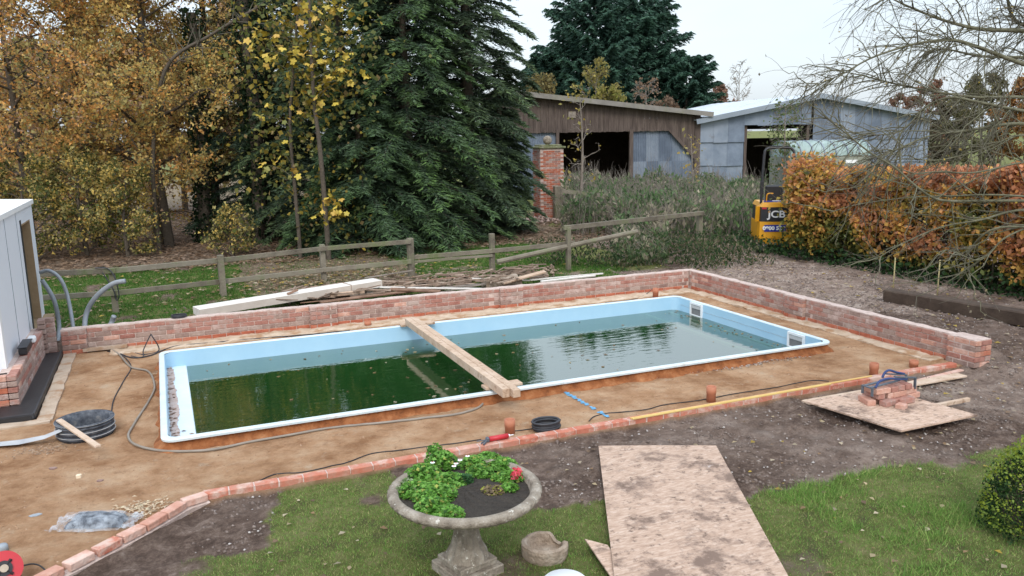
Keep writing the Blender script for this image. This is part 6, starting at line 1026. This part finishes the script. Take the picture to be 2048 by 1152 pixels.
# ================================================================ BOX BUSH, WEEDS, GRASS, LITTER, STONES
bb = P(2062, 1050); t = thing('box_bush', 'rounded box bush with yellow-green leaf tips at the right edge', 'bush', (bb[0], bb[1], 0)); g = np.random.default_rng(33); n = 9000; d = rdir(n, g); d[:, 2] = np.abs(d[:, 2]); rad = g.uniform(.72, 1.03, n) + .12 * (fbm(d[:, 0] * 4 + 9, d[:, 1] * 4 + d[:, 2] * 3, 3) - .5); C = np.stack([bb[0] + d[:, 0] * .40 * rad, bb[1] + d[:, 1] * .40 * rad, -.02 + d[:, 2] * .74 * rad], -1)
tipc = (rad > .9) & (fbm(d[:, 0] * 7, d[:, 2] * 7, 12) + .25 * d[:, 2] > .55); col = np.where(tipc[:, None], pick([(.28, .34, .04), (.2, .28, .05)], [1, 1], n, g), pick([(.025, .06, .018), (.045, .10, .025), (.015, .035, .012)], [2, 2, 1], n, g)); leaves('foliage', C, g.uniform(.016, .032, n), col, 'leaf', t, rng=g, aspect=.7); tubes('stems', [(np.array([[bb[0] + q[0] * .1, bb[1] + q[1] * .1, -.02], [bb[0] + q[0] * .34, bb[1] + q[1] * .34, .1 + abs(q[2]) * .55]]), .006) for q in rdir(40, g)], M['bark'], t, 4, kind='stuff')
def scatter(x0, x1, y0, y1, n, g, mask=None):
    x = g.uniform(x0, x1, n); y = g.uniform(y0, y1, n)
    if mask is not None: k = g.random(n) < mask(x, y); x, y = x[k], y[k]
    return x, y
def blades(name, x, y, h, w, pal, wt, lab, lean=.5, rng=None, mat='leaf'):
    g = rng or RNG; n = len(x); z = gz(x, y); d = np.stack([g.normal(0, lean, n), g.normal(0, lean, n), np.ones(n)], -1); d /= np.linalg.norm(d, axis=1, keepdims=True); hh = h * g.uniform(.5, 1.4, (n, 1)); th = g.uniform(0, 6.28, n); sd_ = np.stack([np.cos(th), np.sin(th), 0 * th], -1) * w * g.uniform(.7, 1.3, (n, 1)); B = np.stack([x, y, z - .005], -1); V = np.stack([B - sd_, B + sd_, B + d * hh], 1).reshape(-1, 3); col = np.repeat(pick(pal, wt, n, g), 3, 0)
    return link(name, npmesh(name, V, np.arange(3 * n).reshape(n, 3), col), M[mat], kind='stuff', label=lab, cat='grass')
gpal = [(.13, .26, .05), (.21, .36, .08), (.34, .40, .13), (.44, .39, .19)]
def gmask(x, y): z4_ = zones(x, y); return z4_[1] * (1 - z4_[2])
plyp = [tuple(A_[:2]) for A_ in (P(1197, 893), P(1432, 893), P(1432, 893) + (P(1575, 1152) - P(1432, 893)) * 1.5, P(1197, 893) + (P(1228, 1152) - P(1197, 893)) * 1.5)]
x, y = scatter(-.8, 9.5, 3.4, 7.5, 330000, g, lambda x, y: gmask(x, y) * ~inpoly(x, y, plyp)); blades('lawn_grass', x, y, .03, .003, gpal, [3, 3, 2, 1.2], 'short mown grass of the near lawn', .9, g)
x, y = scatter(4.6, 8.5, 3.2, 6.5, 60000, g, lambda x, y: gmask(x, y) * sstep(.42, .6, fbm(x * 1.8, y * 1.8, 61)) * ~inpoly(x, y, plyp)); blades('long_grass', x, y, .085, .0032, gpal[:3], [3, 3, 2], 'longer tufted grass near the box bush', .7, g)
x, y = scatter(-3, 10, 14.9, 23, 140000, g, gmask); blades('back_grass', x, y, .06, .008, [(.055, .15, .022), (.085, .20, .032), (.13, .21, .05)], [3, 3, 1], 'bright green grass around the wooden fence', .6, g)
# weeds and brambles between fence and barn
def wmask(x, y): d = x * FH[0] + y * FH[1]; l = x * RH[0] + y * RH[1]; px = 1024 + 1640 * l / d; return ((px > 1125 - (d < 26) * 0) & (px < 1535) & (d > 19.5) & (d < 38) & ~((px > 1425) & (d < 23.5)) & ~((px < 1230) & (d < 25.5)) & ~((px > 1340) & (px < 1425) & (d < 23))).astype(float)
x, y = scatter(8, 24, 13, 34, 90000, g, wmask); n = len(x); hw_ = (.18 + 1.5 * fbm(x * .8, y * .8, 71) ** 1.6) * sstep(18.5, 24, x * FH[0] + y * FH[1]) + .2; C = np.stack([x, y, hw_ * g.random(n) ** .6 * 1.25], -1); patch = fbm(x * .9 + 3, y * .9, 75); cidx = patch + g.normal(0, .12, n)
wp = np.array([(.085, .155, .06), (.14, .22, .085), (.10, .15, .07), (.18, .20, .11), (.33, .29, .21)]); ci = np.clip(((cidx - .2) / .5 * 5).astype(int), 0, 4); dd = rdir(n, g); dd[:, 2] = np.abs(dd[:, 2]) + .4
leaves('weeds', C, g.uniform(.10, .24, n), np.clip(wp[ci] * (1 + g.normal(0, .25, (n, 1))), .004, .6), 'leaf', None, rng=g, axis_dir=dd, aspect=.45, kind='stuff', label='overgrown green weeds and brambles between fence and barn', cat='weeds')
k = g.choice(n, 3600); st = [(np.stack([[C[i, 0], C[i, 1], 0], [C[i, 0] + g.normal(0, .12), C[i, 1] + g.normal(0, .12), hw_[i] * .8], [C[i, 0] + g.normal(0, .25), C[i, 1] + g.normal(0, .25), hw_[i] * g.uniform(1.1, 1.7)]]), np.array([.008, .006, .003]) * 1.3) for i in k]; tubes('dead_stalks', st, M['twig_pale'], None, 3, kind='stuff', label='dry pale stalks standing in the weeds', cat='weeds')
x, y = scatter(8.2, 13.4, 15.2, 18.6, 9000, g, lambda x, y: ((x - 8.2) / 5 > (18 - y) / 6) * sstep(.3, .5, fbm(x, y, 81))); n = len(x); dd = rdir(n, g); dd[:, 2] = np.abs(dd[:, 2]) + .4; leaves('weeds', np.stack([x, y, .05 + g.random(n) ** 1.3 * .6], -1), g.uniform(.05, .13, n), pick([(.05, .09, .03), (.10, .11, .05), (.2, .16, .11), (.03, .06, .025)], [3, 2, 2, 2], n, g), 'leaf', None, rng=g, axis_dir=dd, aspect=.4, kind='stuff', label='straggly low weeds round the last fence posts', cat='weeds')
# leaf litter
def litter(name, x, y, size, pal, w, lab, lift=.012, flat=2.5): leaves(name, np.stack([x, y, gz(x, y) + lift], -1), g.uniform(size * .6, size * 1.4, len(x)), pick(pal, w, len(x), g), 'leaf', None, rng=g, flat=flat, aspect=.75, fold=.3, kind='stuff', label=lab, cat='leaves')
lp = [(.45, .36, .22), (.34, .22, .12), (.55, .46, .33), (.25, .17, .11), (.5, .36, .08)]
x, y = scatter(-3, 9, 15.2, 22, 9500, g, lambda x, y: .06 + .94 * np.exp(-((x - 3.4) / 1.9) ** 2 - ((y - 18.6) / 1.6) ** 2)); litter('fallen_leaves', x, y, .10, lp, [3, 3, 2, 3, 1], 'drift of pale fallen leaves under the fence', .05)
x, y = scatter(-6, 14, 21.5, 40, 26000, g); litter('leaf_litter', x, y, .13, [(.36, .25, .17), (.27, .18, .12), (.45, .33, .25)], [2, 2, 1], 'brown leaf litter under the trees', .03, 1.5)
x, y = scatter(.5, 9, 3.6, 7.2, 330, g, lambda x, y: 1 - inpoly(x, y, sandpoly)); litter('lawn_leaves', x, y, .05, lp, [3, 2, 2, 3, 1], 'scattered dead leaves on the near lawn and soil', .022, 1.2)
x, y = scatter(8.5, 14.2, 5.2, 17, 900, g, lambda x, y: (x > 10.2) | (y < 7.2)); litter('soil_leaves', x, y, .07, lp, [3, 2, 2, 2, 2], 'dead leaves strewn over the soil right of the wall', .02)
x, y = scatter(0, 13.8, 4.6, 16.5, 46000, g, lambda x, y: (1 - inpoly(x, y, sandpoly)) * (1 - inpoly(x, y, lawn)) * (.25 + .75 * sstep(.4, .6, fbm(x * 2, y * 2, 83)))); n = len(x); lumps('soil_clods', np.stack([x, y, gz(x, y)], -1), g.uniform(.008, .032, n), pm('clod', [(.08, .06, .05), (.17, .13, .11), (.30, .25, .215)], 7, bump=.4), kind='stuff', label='dark crumbly clods on the bare soil', cat='soil')
x, y = scatter(0, 13.8, 4.6, 16.5, 2600, g, lambda x, y: (1 - inpoly(x, y, sandpoly)) * (1 - inpoly(x, y, lawn))); n = len(x); lumps('flint_chips', np.stack([x, y, gz(x, y) + .006], -1), g.uniform(.007, .022, n), pm('flint', [(.3, .27, .25), (.55, .5, .47)], 9, bump=.2), kind='stuff', label='pale stone chips in the soil', cat='stones')
x, y = scatter(-1.5, 9.7, 6.6, 13.7, 5200, g, lambda x, y: inpoly(x, y, sandpoly) * ~((x > -.3) & (x < 8.95) & (y > 8.7) & (y < 12.9))); n = len(x); lumps('sand_crumbs', np.stack([x, y, gz(x, y)], -1), g.uniform(.004, .016, n), pm('crumb', [(.16, .085, .05), (.36, .21, .12), (.62, .48, .36)], 9, bump=.2), kind='stuff', label='small crumbs of clay and stone on the sand', cat='stones')
